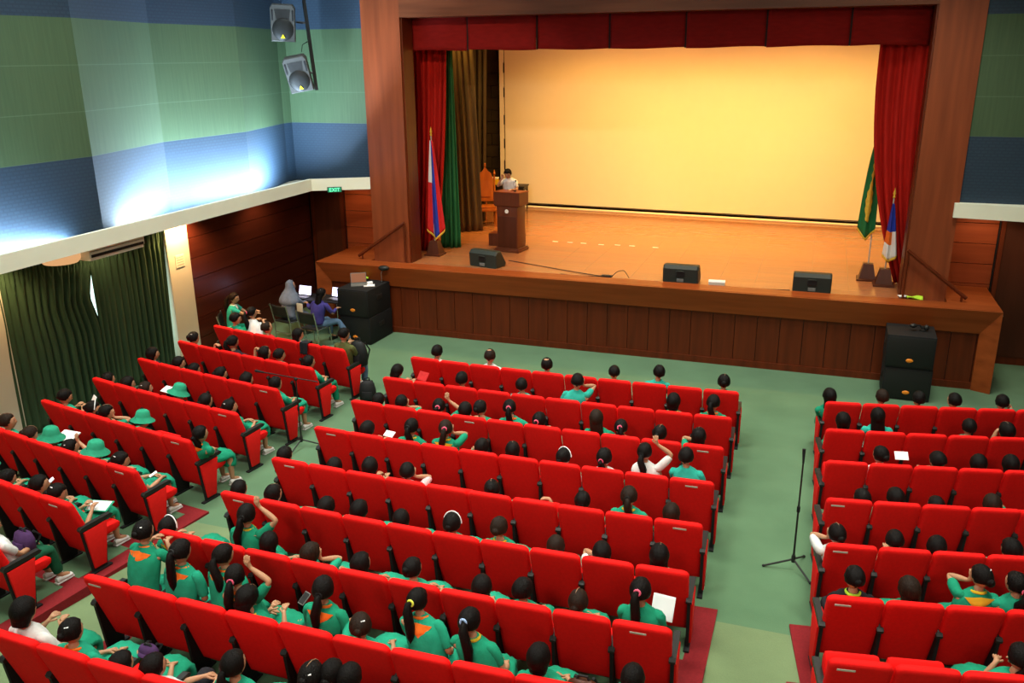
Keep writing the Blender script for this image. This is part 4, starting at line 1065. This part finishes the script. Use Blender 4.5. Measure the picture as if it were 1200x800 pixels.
for i, (b, r, k, dy, z, hair, gar, pose) in enumerate(people):
    ks = ROWS[(b, r)]; kk = min(max(int(round(k)), ks[0]), ks[-1])
    if (b, r, kk) in taken:
        for alt in (kk+1, kk-1):
            if (b, r, alt) not in taken and alt in ks and abs(alt-k) < 1.2: kk = alt; break
    taken.add((b, r, kk)); OCC.add((b, r, kk))
    p, H = place(b, r, k)
    st, desc = HAIRT[hair]
    n = kk if b != 'L' else 5-kk
    loc = '%s from %s, %s row, %s block' % (ORD[n], 'left' if b == 'C' else 'the aisle', ORD[r], BN[b])
    lab = 'person in %s, %s, %s' % (GAR[gar], desc, loc)
    if len(lab.replace(',', '').replace('-', ' ').split()) > 16: print('LONG', lab)
    if lab in used: lab = lab.replace(' uniform', '').replace('person in', 'leaning person in')
    used[lab] = 1
    t = thing('person', lab, 'person', p, H, 'audience in the red seats')
    w_ = BL[b]['w']; hx = (kk-k)*w_*.85
    hx = max(-.26, min(.26, hx)); fwd = max(0, dy-.26)
    size = 1.04+rnd.uniform(-.03, .05)
    hip = V((hx, .38+fwd*.25, .475)); head = V((0, dy, z)); neck = V((hx*.12, dy-.012+fwd*.02, z-.150*size))
    yaw = rnd.uniform(-.3, .3)+(-.35 if b == 'L' else .22 if b == 'R' else 0)
    pitch = rnd.uniform(-.05, .25)+fwd*.3
    if pose == 'read': pitch += .3
    near = (b == 'C' and r >= 5) or (b == 'L' and r >= 4) or (b == 'R' and r >= 4)
    f = Fig(t, hip, neck, head, yaw, pitch, rnd.uniform(-.08, .08), size=size, lod=2 if near else 1)
    lapz = .60; f.seat = True
    S_ = 1 if (i % 2) else -1
    if pose == 'lap':
        for sd in (-1, 1): f.arm(sd, (hx+sd*.075, hip.y+.20+rnd.uniform(-.03, .04), lapz+rnd.uniform(0, .03)), hdir=(-sd*.5, .8, -.2))
    elif pose == 'read':
        for sd in (-1, 1): f.arm(sd, (hx+sd*.085, dy+.22, z-.27), hdir=(-sd*.3, .7, .5), hn=(0, -.5, .8), curl=.9)
    elif pose == 'face':
        f.arm(-S_, (hx-S_*.05, hip.y+.2, lapz), hdir=(S_*.5, .8, -.2))
        f.arm(S_, (S_*.085, dy+.05, z-.08), pole=(S_*.9, .5, -.8), hdir=(-S_*.25, -.1, 1), hn=(0, -1, 0), curl=.8)
    elif pose == 'raise':
        f.arm(-S_, (hx-S_*.05, hip.y+.2, lapz), hdir=(S_*.5, .8, -.2))
        S_ = 1
        f.arm(S_, (.15, dy+.04, z+.10), pole=(1, .0, -.9), hdir=(-.3, -.1, 1), hn=(0, -1, 0), curl=.6)
    elif pose == 'reach':
        f.arm(-1, (hx-.05, hip.y+.2, lapz), hdir=(.5, .8, -.2)); s2 = -1 if b == 'C' else 1
        if s2 == -1: 
            f.S.clear(); 
            f.arm(1, (hx+.05, hip.y+.2, lapz), hdir=(-.5, .8, -.2)); f.arm(-1, (-.42, dy+.1, z-.10), pole=(-.2, .3, -1), hdir=(-1, .1, 0))
        else: f.arm(1, (.42, dy+.12, z-.08), pole=(.2, .2, -1), hdir=(1, .1, 0))
    elif pose == 'lean':
        for sd in (-1, 1): f.arm(sd, (sd*.10, dy+.18, z-.20), hdir=(-sd*.4, .8, .1))
    for sd in (-1, 1):
        f.leg(sd, (hx*.6+sd*(.085+rnd.uniform(0, .03)), hip.y+.38, .50), (hx*.6+sd*.10, hip.y+.42+rnd.uniform(-.06, .04), .10))
    f.finish()
    gm = 'cloth_'+({'yellow': 'green', 'green': rnd.choice(['green', 'green2'])}.get(gar, gar))
    male = hair in ('short', 'bald') and gar in ('white', 'tan', 'red', 'olive', 'green', 'dark')
    f.blouse(gm, rnd.choice([.8, .95]) if gar not in ('teal',) else .6)
    if b == 'L' and r == 7: f.trousers('cloth_darkgreen')
    elif gar == 'olive': f.trousers('cloth_jeans')
    elif gar in ('tan',): f.trousers('cloth_khaki')
    elif male or gar in ('dark', 'black', 'pink'): f.trousers('cloth_green' if gar == 'green' else 'cloth_dark')
    else: f.skirt(gm if gar != 'white' else 'cloth_green')
    if (b == 'L' and kk >= 4): f.shoes('shoe_white' if kk == 5 else 'black_plastic')
    bands = {'band': 'headband', 'band2': 'tie'}
    bd = bands.get(hair)
    if not bd and st in ('pony', 'bun'): bd = rnd.choice([None, None, 'tie', 'clip'] if st == 'bun' else ['tie', 'tie', 'pink_band', None])
    if b == 'C' and r == 7 and abs(k-2.34) < .3: bd = 'pink_band'
    if b == 'C' and r == 7 and 6.3 < k < 7: bd = 'blue_band'
    if b == 'C' and r == 7 and 5.5 < k < 6: bd = 'lime_band'
    f.hair(st, 'hair_brown' if rnd.random() < .12 else 'hair', i, bd)
    if st in ('long', 'bob', 'bun') and rnd.random() < .3 and hair != 'hat':
        g = MB(); q = rnd.uniform(-.012, .012); g.tube([f.head+f.hm @ (V((q, .105*math.sin(a), .012+.1135*math.cos(a)))*f.size) for a in (1.0, .6, .2, -.2, -.5)], [.0015, .003, .003, .003, .001], 5); g.build('hair_parting', 'skin', t)
    if b == 'C' and r == 7 and k < 1:
        g = MB(); c0 = f.hips.lerp(f.neck, .24)+V((0, -.014, 0)); g.tube([c0+V((.181*math.cos(q*PI/12), .136*math.sin(q*PI/12), 0)) for q in range(24)], .014, 7, closed=True); g.build('belt', 'black_matte', t)
    if hair == 'bald':
        g = MB(); mt_ = f.hm; g.ell(f.head+f.hm @ V((0, -.035, .105)), (.045, .05, .018), 14, 8, mt=f.hm); g.build('scalp', 'skin', t)
    if hair == 'hat': f.hat('cloth_hatgreen')
    if 'scarf' in hair: f.scarf('cloth_orange' if hair != 'bunscarfy' else 'cloth_yellow')
    elif 'yel' in hair or gar == 'yellow': f.scarf('cloth_yellow')
    elif gar in ('green', 'teal') and rnd.random() < .25: f.collar('cloth_white' if gar == 'teal' else 'cloth_yellow')
    elif gar == 'black': f.collar('cloth_lime')
for (b, r), ks in ROWS.items():
    for k in ks: make_seat(b, r, k, (b, r, k) in OCC)

# ---- people outside the seats
def metal_chair(loc, rz, label):
    t = thing('metal_chair', label, 'chair', loc, rz, 'black chairs with metal frames near the stage')
    g = MB(); g.b2((-.22, -.20, .43), (.22, .22, .47), .015); g.build('seat', 'black_plastic', t)
    g = MB(); g.grid(lambda u, v: (-.21+.42*u, -.235-.03*math.sin(u*PI)-.05*v, .58+.26*v), 10, 6); o = g.build('backrest', 'black_plastic', t); o.modifiers.new('s', 'SOLIDIFY').thickness = .02
    for x in (-.235, .235):
        MB().tube([(x, -.20, .0), (x, -.20, .44), (x, -.24, .60), (x, -.30, .86)], .013, 8).build('back_leg', 'chrome', t)
        MB().tube([(x, .24, .0), (x, .20, .44), (x, -.20, .45)], .013, 8).build('front_leg', 'chrome', t)
    MB().tube([(-.235, -.20, .2), (.235, -.20, .2)], .009).build('crossbar', 'chrome', t)
metal_chair((-4.98, 1.92, 0), R(-62), 'black metal chair of the green-shirted person against wooden wall')
metal_chair((-4.36, 3.02, 0), R(-12), 'left black metal chair at the laptop table, behind grey hijab')
metal_chair((-3.52, 2.72, 0), R(-8), 'right black metal chair at the laptop table, under purple shirt')
# woman by the wall
t = thing('person', 'person in green polo with white collar on chair by wooden wall', 'person', (-4.98, 1.93, 0), R(-62))
f = Fig(t, (0, -.02, .50), (0, .02, 1.02), (0, .05, 1.18), R(-8), .15, lod=2)
f.arm(-1, (-.10, .42, .86), hdir=(.3, .8, 0)); f.arm(1, (.08, .45, .84), hdir=(-.3, .8, 0))
for sd in (-1, 1): f.leg(sd, (sd*.09, .40, .50), (sd*.09, .42, .10))
f.finish(); f.blouse('cloth_teal', .7); f.trousers('cloth_green'); f.hair('pony', 'hair_brown', 3, 'tie'); f.collar('cloth_white')
# hijab woman
t = thing('person', 'person in grey-blue headscarf seated at the laptop table', 'person', (-4.36, 3.06, 0), R(-14))
f = Fig(t, (0, -.02, .50), (0, .04, 1.03), (0, .10, 1.19), R(-35), .2, lod=2)
for sd in (-1, 1): f.arm(sd, (sd*.12, .42, .78), hdir=(0, 1, -.1)); f.leg(sd, (sd*.09, .40, .50), (sd*.09, .42, .10))
f.finish(); f.blouse('cloth_grey_blue', 1.5); f.skirt('cloth_grey_blue')
g = MB(); Hh = f.head; g.loft([(Hh+V((0, -.02, .135)), V((.03, 0, 0)), V((0, .03, 0))), (Hh+V((0, -.018, .11)), V((.075, 0, 0)), V((0, .085, 0))), (Hh+V((0, -.022, .03)), V((.098, 0, 0)), V((0, .105, 0))), (Hh+V((0, -.03, -.07)), V((.10, 0, 0)), V((0, .10, 0))),
       (Hh+V((0, -.05, -.16)), V((.19, 0, 0)), V((0, .15, 0))), (Hh+V((0, -.06, -.27)), V((.26, 0, 0)), V((0, .20, 0))), (Hh+V((0, -.07, -.42)), V((.31, 0, 0)), V((0, .23, 0)))], 24)
o = g.build('headscarf', 'cloth_grey_blue', t, True, 80); f.wr(o, .01)
# purple shirt
t = thing('person', 'person in blue-purple shirt and jeans at the laptop table', 'person', (-3.50, 2.80, 0), R(-16))
f = Fig(t, (0, -.02, .50), (.06, .06, 1.00), (.08, .10, 1.16), R(-10), .35, lod=2)
f.arm(-1, (-.46, .16, .86), pole=(-.2, -.3, -1), hdir=(-1, .2, 0)); f.arm(1, (.24, .36, .80), hdir=(0, 1, 0))
f.leg(1, (.30, .33, .54), (.56, .40, .10)); f.leg(-1, (-.08, .40, .50), (-.08, .45, .10))
f.finish(); f.blouse('cloth_purple', 1.6); f.trousers('cloth_jeans', 'jeans'); f.hair('long', 'hair', 9, 'clip'); f.shoes('black_plastic')
# speaking person on stage
t = thing('person', 'person in white shirt speaking behind the lectern', 'person', (-.60, 7.22, SZ+.3), R(176))
f = Fig(t, (0, 0, .90), (0, .08, 1.36), (0, .17, 1.48), R(6), .55, lod=2, sh=.17)
f.arm(-1, (-.22, .42, 1.14), hdir=(.3, 1, 0)); f.arm(1, (.10, .34, 1.36), pole=(.6, .3, -1), hdir=(-.4, -.2, 1), hn=(0, -1, 0), curl=1.0)
for sd in (-1, 1): f.leg(sd, (sd*.09, .02, .48), (sd*.09, 0, .10))
f.finish(); f.blouse('cloth_white', .8, 1.05); f.trousers('cloth_dark'); f.hair('short', 'hair', 5); f.shoes('black_plastic')


# realise bodies
bpy.context.view_layer.update(); dg = bpy.context.evaluated_depsgraph_get()
new = []
for o, hb in PEND:
    me = bpy.data.meshes.new_from_object(o.evaluated_get(dg)); new.append(me)
for (o, hb), me in zip(PEND, new):
    o.modifiers.clear(); hm = hb.mesh('h', HMAT, True, 180); bm = bmesh.new(); me.materials.clear()
    bm.from_mesh(me)
    for fc in bm.faces: fc.material_index = 0; fc.smooth = True
    bm.from_mesh(hm); bm.to_mesh(me); bm.free()
    for m in HMAT: me.materials.append(M[m])
    old = o.data; o.data = me; me.name = 'body'; bpy.data.meshes.remove(old); bpy.data.meshes.remove(hm)

# ------------------------------------------------------------------ things people hold or have beside them
def at(b, r, k, dy, z): p, H = place(b, r, k, dy); return (p.x, p.y, p.z+z), H
def item(name, label, cat, b, r, k, dy, z, size, mat, tilt=0, rz=0, extra=None):
    loc, H = at(b, r, k, dy, z); t = thing(name, label, cat, loc, H+rz)
    mt = Matrix.Rotation(tilt, 4, 'X'); sx, sy, sz = size
    g = MB(); g.box((0, 0, 0), size, 0, min(size)*.3, mat=mt); g.build('cover' if cat == 'book' else 'body', mat, t)
    if extra:
        g = MB(); g.box((0, 0, 0), (sx*.86, sy*.86, .002), 0, 0, mat=mt @ Matrix.Translation((0, 0, sz/2+.001))); g.build('page' if cat == 'book' else 'face', extra, t, False)
    return t
item('clipboard', 'white board held by ponytailed person at the right aisle end', 'board', 'C', 6, 9.20, .74, .74, (.22, .24, .015), 'paper', R(62), R(-8), 'paper')
item('notebook', 'open notebook on the lap of person with orange scarf', 'book', 'L', 6, 5.0, .60, .64, (.30, .20, .015), 'cloth_hatgreen', R(12), R(20), 'paper')
item('folder', 'white folder lying raised beside a green bucket hat', 'folder', 'L', 5, 1.4, .66, .78, (.30, .22, .02), 'paper', R(14), R(10), 'paper')
item('sheet', 'white sheet in the right block held above third row', 'paper', 'R', 2, 1.45, .52, .92, (.17, .12, .004), 'paper', R(40), 0, 'paper')
item('booklet', 'red booklet held by long-haired person at left aisle end', 'book', 'C', 1, .45, .46, .93, (.20, .16, .01), 'cloth_red', R(50), R(-15), 'cloth_red')
item('sheet', 'white sheet read in fourth row of centre block', 'paper', 'C', 3, 1.3, .42, .88, (.16, .10, .004), 'paper', R(30), R(-10), 'paper')
item('sheet', 'white sheet at the curtain side of fourth left row', 'paper', 'L', 3, 1.55, .62, .80, (.22, .15, .01), 'paper', R(20), 0, 'paper')
item('sheet', 'white sheet held by the collared person near the curtain', 'paper', 'L', 4, .62, .50, .92, (.16, .20, .005), 'paper', R(60), R(-20), 'paper')
item('phone', 'dark phone held by long-haired person in eighth centre row', 'phone', 'C', 7, 3.35, .62, .86, (.08, .13, .012), 'grey_plastic', R(35), R(-20), 'black_plastic')
item('phone', 'phone with bright back held in the seventh left row', 'phone', 'L', 6, 3.45, .56, .80, (.07, .12, .012), 'paper', R(35), R(-20), 'screen_glow')
item('phone', 'small phone held on lap in aisle seat of sixth left row', 'phone', 'L', 5, 5.0, .52, .68, (.06, .11, .012), 'paper', R(25), R(-30), 'paper')
def bag(name, label, loc, rz, size, mat, strap='black_matte', lay=False, sc=1):
    t = thing(name, label, 'bag', loc, rz); sx, sy, sz = size
    g = MB(); g.loft([((0, 0, 0), (sx*.42, 0, 0), (0, sy*.45, 0)), ((0, 0, sz*.05), (sx*.5, 0, 0), (0, sy*.5, 0)), ((0, 0, sz*.5), (sx*.52, 0, 0), (0, sy*.5, 0)), ((0, 0, sz*.85), (sx*.42, 0, 0), (0, sy*.38, 0)), ((0, 0, sz), (sx*.2, 0, 0), (0, sy*.15, 0))], 20)
    o = g.build('body', mat, t, True, 60)
    g = MB(); g.loft([((0, -sy*.46, sz*.12), (sx*.30, 0, 0), (0, sy*.16, 0)), ((0, -sy*.5, sz*.3), (sx*.34, 0, 0), (0, sy*.2, 0)), ((0, -sy*.44, sz*.5), (sx*.30, 0, 0), (0, sy*.14, 0))], 16); g.build('pocket', mat, t, True, 60)
    g = MB(); g.tube([(-sx*.2, 0, sz*.92), (-sx*.12, 0, sz*1.12), (sx*.12, 0, sz*1.12), (sx*.2, 0, sz*.92)], .012, 8); g.build('handle', strap, t)
    for s in (-1, 1):
        g = MB(); g.tube([(s*sx*.25, sy*.4, sz*.9), (s*sx*.33, sy*.75, sz*.55), (s*sx*.28, sy*.45, sz*.1)], .014, 6); g.build('strap', strap, t)
    return t
loc, H = at('L', 0, 5, .52, .55); bag('backpack', 'black backpack on lap of olive-shirted person', (loc[0]+.2, loc[1], loc[2]), H, (.36, .24, .46), 'black_matte')
bag('backpack', 'black bag on the floor beside left block front aisle seat', (-.98, .30, 0), R(20), (.30, .22, .38), 'black_matte')
loc, H = at('C', 7, 8.42, .32, .60); bag('shoulder_bag', 'brown patterned shoulder bag beside bobbed hair in eighth row', loc, H, (.30, .16, .26), 'cloth_tan' if False else 'wood_door')
loc, H = at('L', 7, 5, .56, .58); bag('shoulder_bag', 'dark plum bag on lap at the left picture edge', loc, H, (.28, .18, .22), 'cloth_plum')
loc, H = at('C', 8, 1.35, .76, .50); bag('hand_bag', 'purple bag on the lap in the front left ninth row', loc, H, (.20, .13, .10), 'cloth_plum')
# black cloth over a seat back
loc, H = at('L', 0, 3.9, 0, 0)
g = MB(); g.grid(lambda u, v: (-.085+.17*u*(1-.2*abs(v-.5)), (-.014+.0 if v < .5 else .0)+(-.02 if v < .45 else .13 if v > .6 else -.02+1.0*(v-.45))+(.012*math.sin(u*9)), (1.025-.22*(.45-v)/.45) if v < .45 else 1.03 if v < .6 else 1.03-.15*(v-.6)/.4), 12, 22)
o = g.build('draped_cloth', 'cloth_dark'); o.modifiers.new('s', 'SOLIDIFY').thickness = .012; o.location = loc; o.rotation_euler = (0, 0, H); tag(o, 'black cloth draped over seat back in the left front row', 'cloth')
# laptop table
t = thing('folding_table', 'dark folding table holding two lit laptops left of speaker stack', 'table', (-3.95, 3.72, 0), R(2))
MB().b2((-.78, -.30, .78), (.62, .30, .81), .008).build('tabletop', 'black_matte', t)
for x in (-.7, .54):
    for y in (-.25, .25): MB().tube([(x, y, 0), (x, y, .78)], .014).build('leg', 'chrome', t)
def laptop(loc, rz, label, scr, body='black_plastic', op=105):
    t = thing('laptop', label, 'laptop', loc, rz, 'open laptops near the stage')
    MB().b2((-.17, -.12, 0), (.17, .12, .018), .005).build('keyboard_base', body, t)
    g = MB(); g.b2((-.14, -.05, .018), (.14, .09, .020)); g.build('keys', 'grey_plastic', t, False)
    mt = Matrix.Translation((0, .12, .018)) @ Matrix.Rotation(R(op-90), 4, 'X').inverted()
    g = MB(); g.box((0, 0, 0), (.34, .012, .23), 0, .004, mat=mt @ Matrix.Translation((0, .0, .115))); s = g.build('lid', body, t)
    g = MB(); g.box((0, 0, 0), (.315, .002, .195), mat=mt @ Matrix.Translation((0, -.0075, .118))); g.build('display', scr, s, False)
laptop((-4.36, 3.60, .81), R(-4), 'open laptop with bright violet screen beside the grey headscarf', 'screen_glow')
laptop((-3.56, 3.66, .81), R(-8), 'open laptop with bright screen in front of purple shirt', 'screen_glow')
laptop((-2.86, 3.56, 1.217), R(30), 'silver laptop open on top of the left speaker stack', 'screen_dim', 'grey_plastic')
t = thing('paper_stack', 'white papers on speaker stack beside silver laptop', 'paper', (-2.62, 3.58, 1.217), R(30))
MB().b2((-.12, -.08, 0), (.12, .08, .015), .003).build('sheets', 'paper', t); MB().box((.02, .13, .03), (.12, .08, .06), .3, .006).build('box', 'paper', t)
t = thing('pouch', 'bright green pouch on the speaker stack left of laptop', 'bag', (-3.02, 3.98, 1.217), R(20))
MB().ell((0, 0, .05), (.16, .08, .05), 18, 8).build('body', 'cloth_lime', t); MB().tube([(-.12, -.04, .075), (.12, -.04, .075)], .006).build('zip', 'grey_plastic', t)
t = item('booklet', 'pale booklet held between the two black metal chairs', 'book', 'L', 0, 0, 0, 0, (.17, .02, .20), 'plate', 0, 0); t.location = (-3.95, 2.86, .80)

# microphone stands
def mic_stand(loc, rz, h, label, boom=None, legs=.34):
    t = thing('microphone_stand', label, 'microphone stand', loc, rz)
    for k in range(3):
        a = k*2*PI/3+.5; MB().tube([(0, 0, .14), (legs*math.cos(a), legs*math.sin(a), .015)], .012, 7).build('leg', 'black_plastic', t)
        MB().ell((legs*math.cos(a), legs*math.sin(a), .016), (.02, .02, .016), 8, 6).build('foot', 'black_matte', t)
    MB().lathe([(.022, .10), (.026, .12), (.026, .18), (.02, .2)], (0, 0, 0), 12).build('hub', 'black_plastic', t)
    MB().tube([(0, 0, .1), (0, 0, h)], [.013, .010]).build('pole', 'black_plastic', t)
    MB().tube([(0, 0, h*.55), (0, 0, h*.60)], .020, 10).build('clutch', 'black_matte', t)
    if boom:
        a, b = V(boom[0]), V(boom[1]); MB().tube([a, b], .009).build('boom', 'black_plastic', t); MB().ell((0, 0, h), (.03, .03, .03), 10, 8).build('joint', 'black_matte', t)
        d = (a-b).normalized(); MB().tube([a, a+d*.05, a+d*.14, a+d*.16], [.014, .016, .024, .018], 10).build('microphone', 'black_matte', t)
    else:
        MB().tube([(0, 0, h), (0, .0, h+.03), (.01, .02, h+.17)], [.012, .013, .020], 10).build('microphone', 'black_matte', t)
mic_stand((-1.02, -1.87, 0), 0, 1.17, 'black boom microphone stand in the left aisle', ((-.58, 0, 1.22), (.38, .02, 1.16)))
mic_stand((6.58, -3.06, 0), R(40), 1.42, 'straight black microphone stand in the right aisle')

# ------------------------------------------------------------------ light
def area(name, loc, rot, sx, sy, e, col, spread=None):
    l = bpy.data.lights.new(name, 'AREA'); l.shape = 'RECTANGLE'; l.size = sx; l.size_y = sy; l.energy = e; l.color = col
    if spread: l.spread = R(spread)
    o = bpy.data.objects.new(name, l); COL.objects.link(o); o.location = loc; o.rotation_euler = rot; return o
def spot(name, loc, tgt, e, col, ang, blend=.4, rad=.08):
    l = bpy.data.lights.new(name, 'SPOT'); l.energy = e; l.color = col; l.spot_size = R(ang); l.spot_blend = blend; l.shadow_soft_size = rad
    o = bpy.data.objects.new(name, l); COL.objects.link(o); o.location = loc; o.rotation_euler = (V(tgt)-V(loc)).to_track_quat('-Z', 'Y').to_euler(); return o
for x in (-2, 3, 8):
    for y in (-7.5, -2.8, 1.9):
        area('ceiling_or_fill_light', (x, y, 8.9), (0, 0, 0), 1.6, 1.6, 150, (1, .99, .86), 108)
for x in (0, 4.5, 9): area('ceiling_or_fill_light', (x, -15.2, 8.4), (R(58), 0, 0), 1.6, 1.0, 95, (1, .95, .80), 120)  # rear fill added to brighten the seat backs, not ceiling fixtures
for i, y in enumerate((-4.9, -2.7)):
    area('cove_light', (-4.30, y, 3.28), (0, R(-14), 0), .05, 1.9, 0, (.62, .82, 1))
def cove(x0, y0, x1, y1, e):
    a = V((x0, y0, 3.26)); b = V((x1, y1, 3.26)); L = (b-a).length
    l = bpy.data.lights.new('cove_light', 'AREA'); l.shape = 'RECTANGLE'; l.size = .05; l.size_y = L; l.energy = e; l.color = (.60, .80, 1); l.spread = R(168)
    o = bpy.data.objects.new('cove_light', l); COL.objects.link(o); o.location = (a+b)/2
    t = (b-a).normalized(); z = V((0, 0, -1)) ; z = -(V((0, 0, 1))+V((-.28, 0, 0))).normalized(); z = -z  # emission axis is local -Z
    em = (V((0, 0, 1))+V((-.25, 0, 0))).normalized(); zz_ = -em; x_ = t.cross(zz_).normalized(); y_ = zz_.cross(x_)
    o.matrix_world = Matrix.Translation((a+b)/2) @ Matrix((x_, y_, zz_)).transposed().to_4x4()
for o in [o for o in bpy.data.objects if o.name.startswith('cove_light')]: bpy.data.objects.remove(o)
cove(-4.36, -9, -4.36, -2.6, 760); cove(-4.36, -1.3, -4.38, .9, 370); cove(-4.38, 1.0, -4.40, 3.4, 400); cove(-4.42, 3.1, -4.42, 4.15, 190)
# stage
warm = (1, .56, .13)
for x in (-2.2, -.4, 1.4, 3.2, 5.0, 6.8, 8.4):
    spot('stage_spot', (x, 7.2, 7.3), (x, 12.4, .9+.25*math.sin(x*1.3)), 350, warm, 82, .4)
for x in (0, 3, 6):
    area('stage_wash', (x, 8.2, 8.0), (R(8), 0, 0), 1.6, .5, 150, warm, 120)
for x in (1, 5): spot('front_spot', (x, 5.8, 7.2), (x, 8.0, 1.5), 120, warm, 80, .6)
for x in (-1.5, 7.5): spot('curtain_fill_spot', (x*.6+1.2, -3.5, 8.7), (x, 6, 3.2), 1100 if x < 0 else 260, (1, .74, .48), 46, .6)  # added fill spots that lift the red curtains, valance and pillars
area('screen_fill', (3, 8.6, 8.6), (R(38), 0, 0), 9, .4, 190, (1, .42, .13), 150)  # added orange fill to brighten the band at the screen top
# downlights in the soffit, then fills added for the front walls
spot('downlight_or_fill', (-5.12, 1.04, 3.12), (-5.5, 1.05, 1.3), 330, (1, .55, .22), 130, .7, .05)
spot('downlight_or_fill', (-5.1, -3.25, 3.12), (-5.5, -3.3, .4), 90, (1, .62, .28), 130, .7, .05)
spot('downlight_or_fill', (-5.0, -6.5, 3.12), (-5.2, -6.5, 0), 60, (1, .62, .28), 130, .7, .05)
spot('downlight_or_fill', (-5.1, -1.1, 3.12), (-5.5, -1.1, 1.5), 45, (1, .66, .34), 150, .7, .05)
spot('downlight_or_fill', (-4.9, 3.6, 3.12), (-5.3, 3.8, 0), 35, (1, .66, .34), 140, .7, .05)
spot('downlight_or_fill', (-3.9, 5.3, 3.12), (-4.0, 6, 1), 22, (1, .66, .34), 140, .7, .05)  # added fill for the left front wall under the bulkhead
spot('downlight_or_fill', (9.5, 5.2, 3.08), (9.5, 6, 1), 32, (1, .72, .42), 140, .7, .05)  # added fill to brighten the right front boards
spot('downlight_or_fill', (11.0, 5.2, 3.08), (11, 6, 1), 25, (1, .72, .42), 140, .7, .05)  # second added fill, further along the right front wall
w = bpy.data.worlds.new('world'); S.world = w; w.use_nodes = True; w.node_tree.nodes['Background'].inputs[0].default_value = (.02, .02, .02, 1)
vs = S.view_settings; vs.view_transform = 'Standard'; vs.look = 'None'; vs.gamma = 1; vs.use_curve_mapping = False; vs.exposure = 0.0
S.display_settings.display_device = 'sRGB'
S.cycles.use_denoising = True; S.cycles.max_bounces = 6; S.cycles.diffuse_bounces = 4
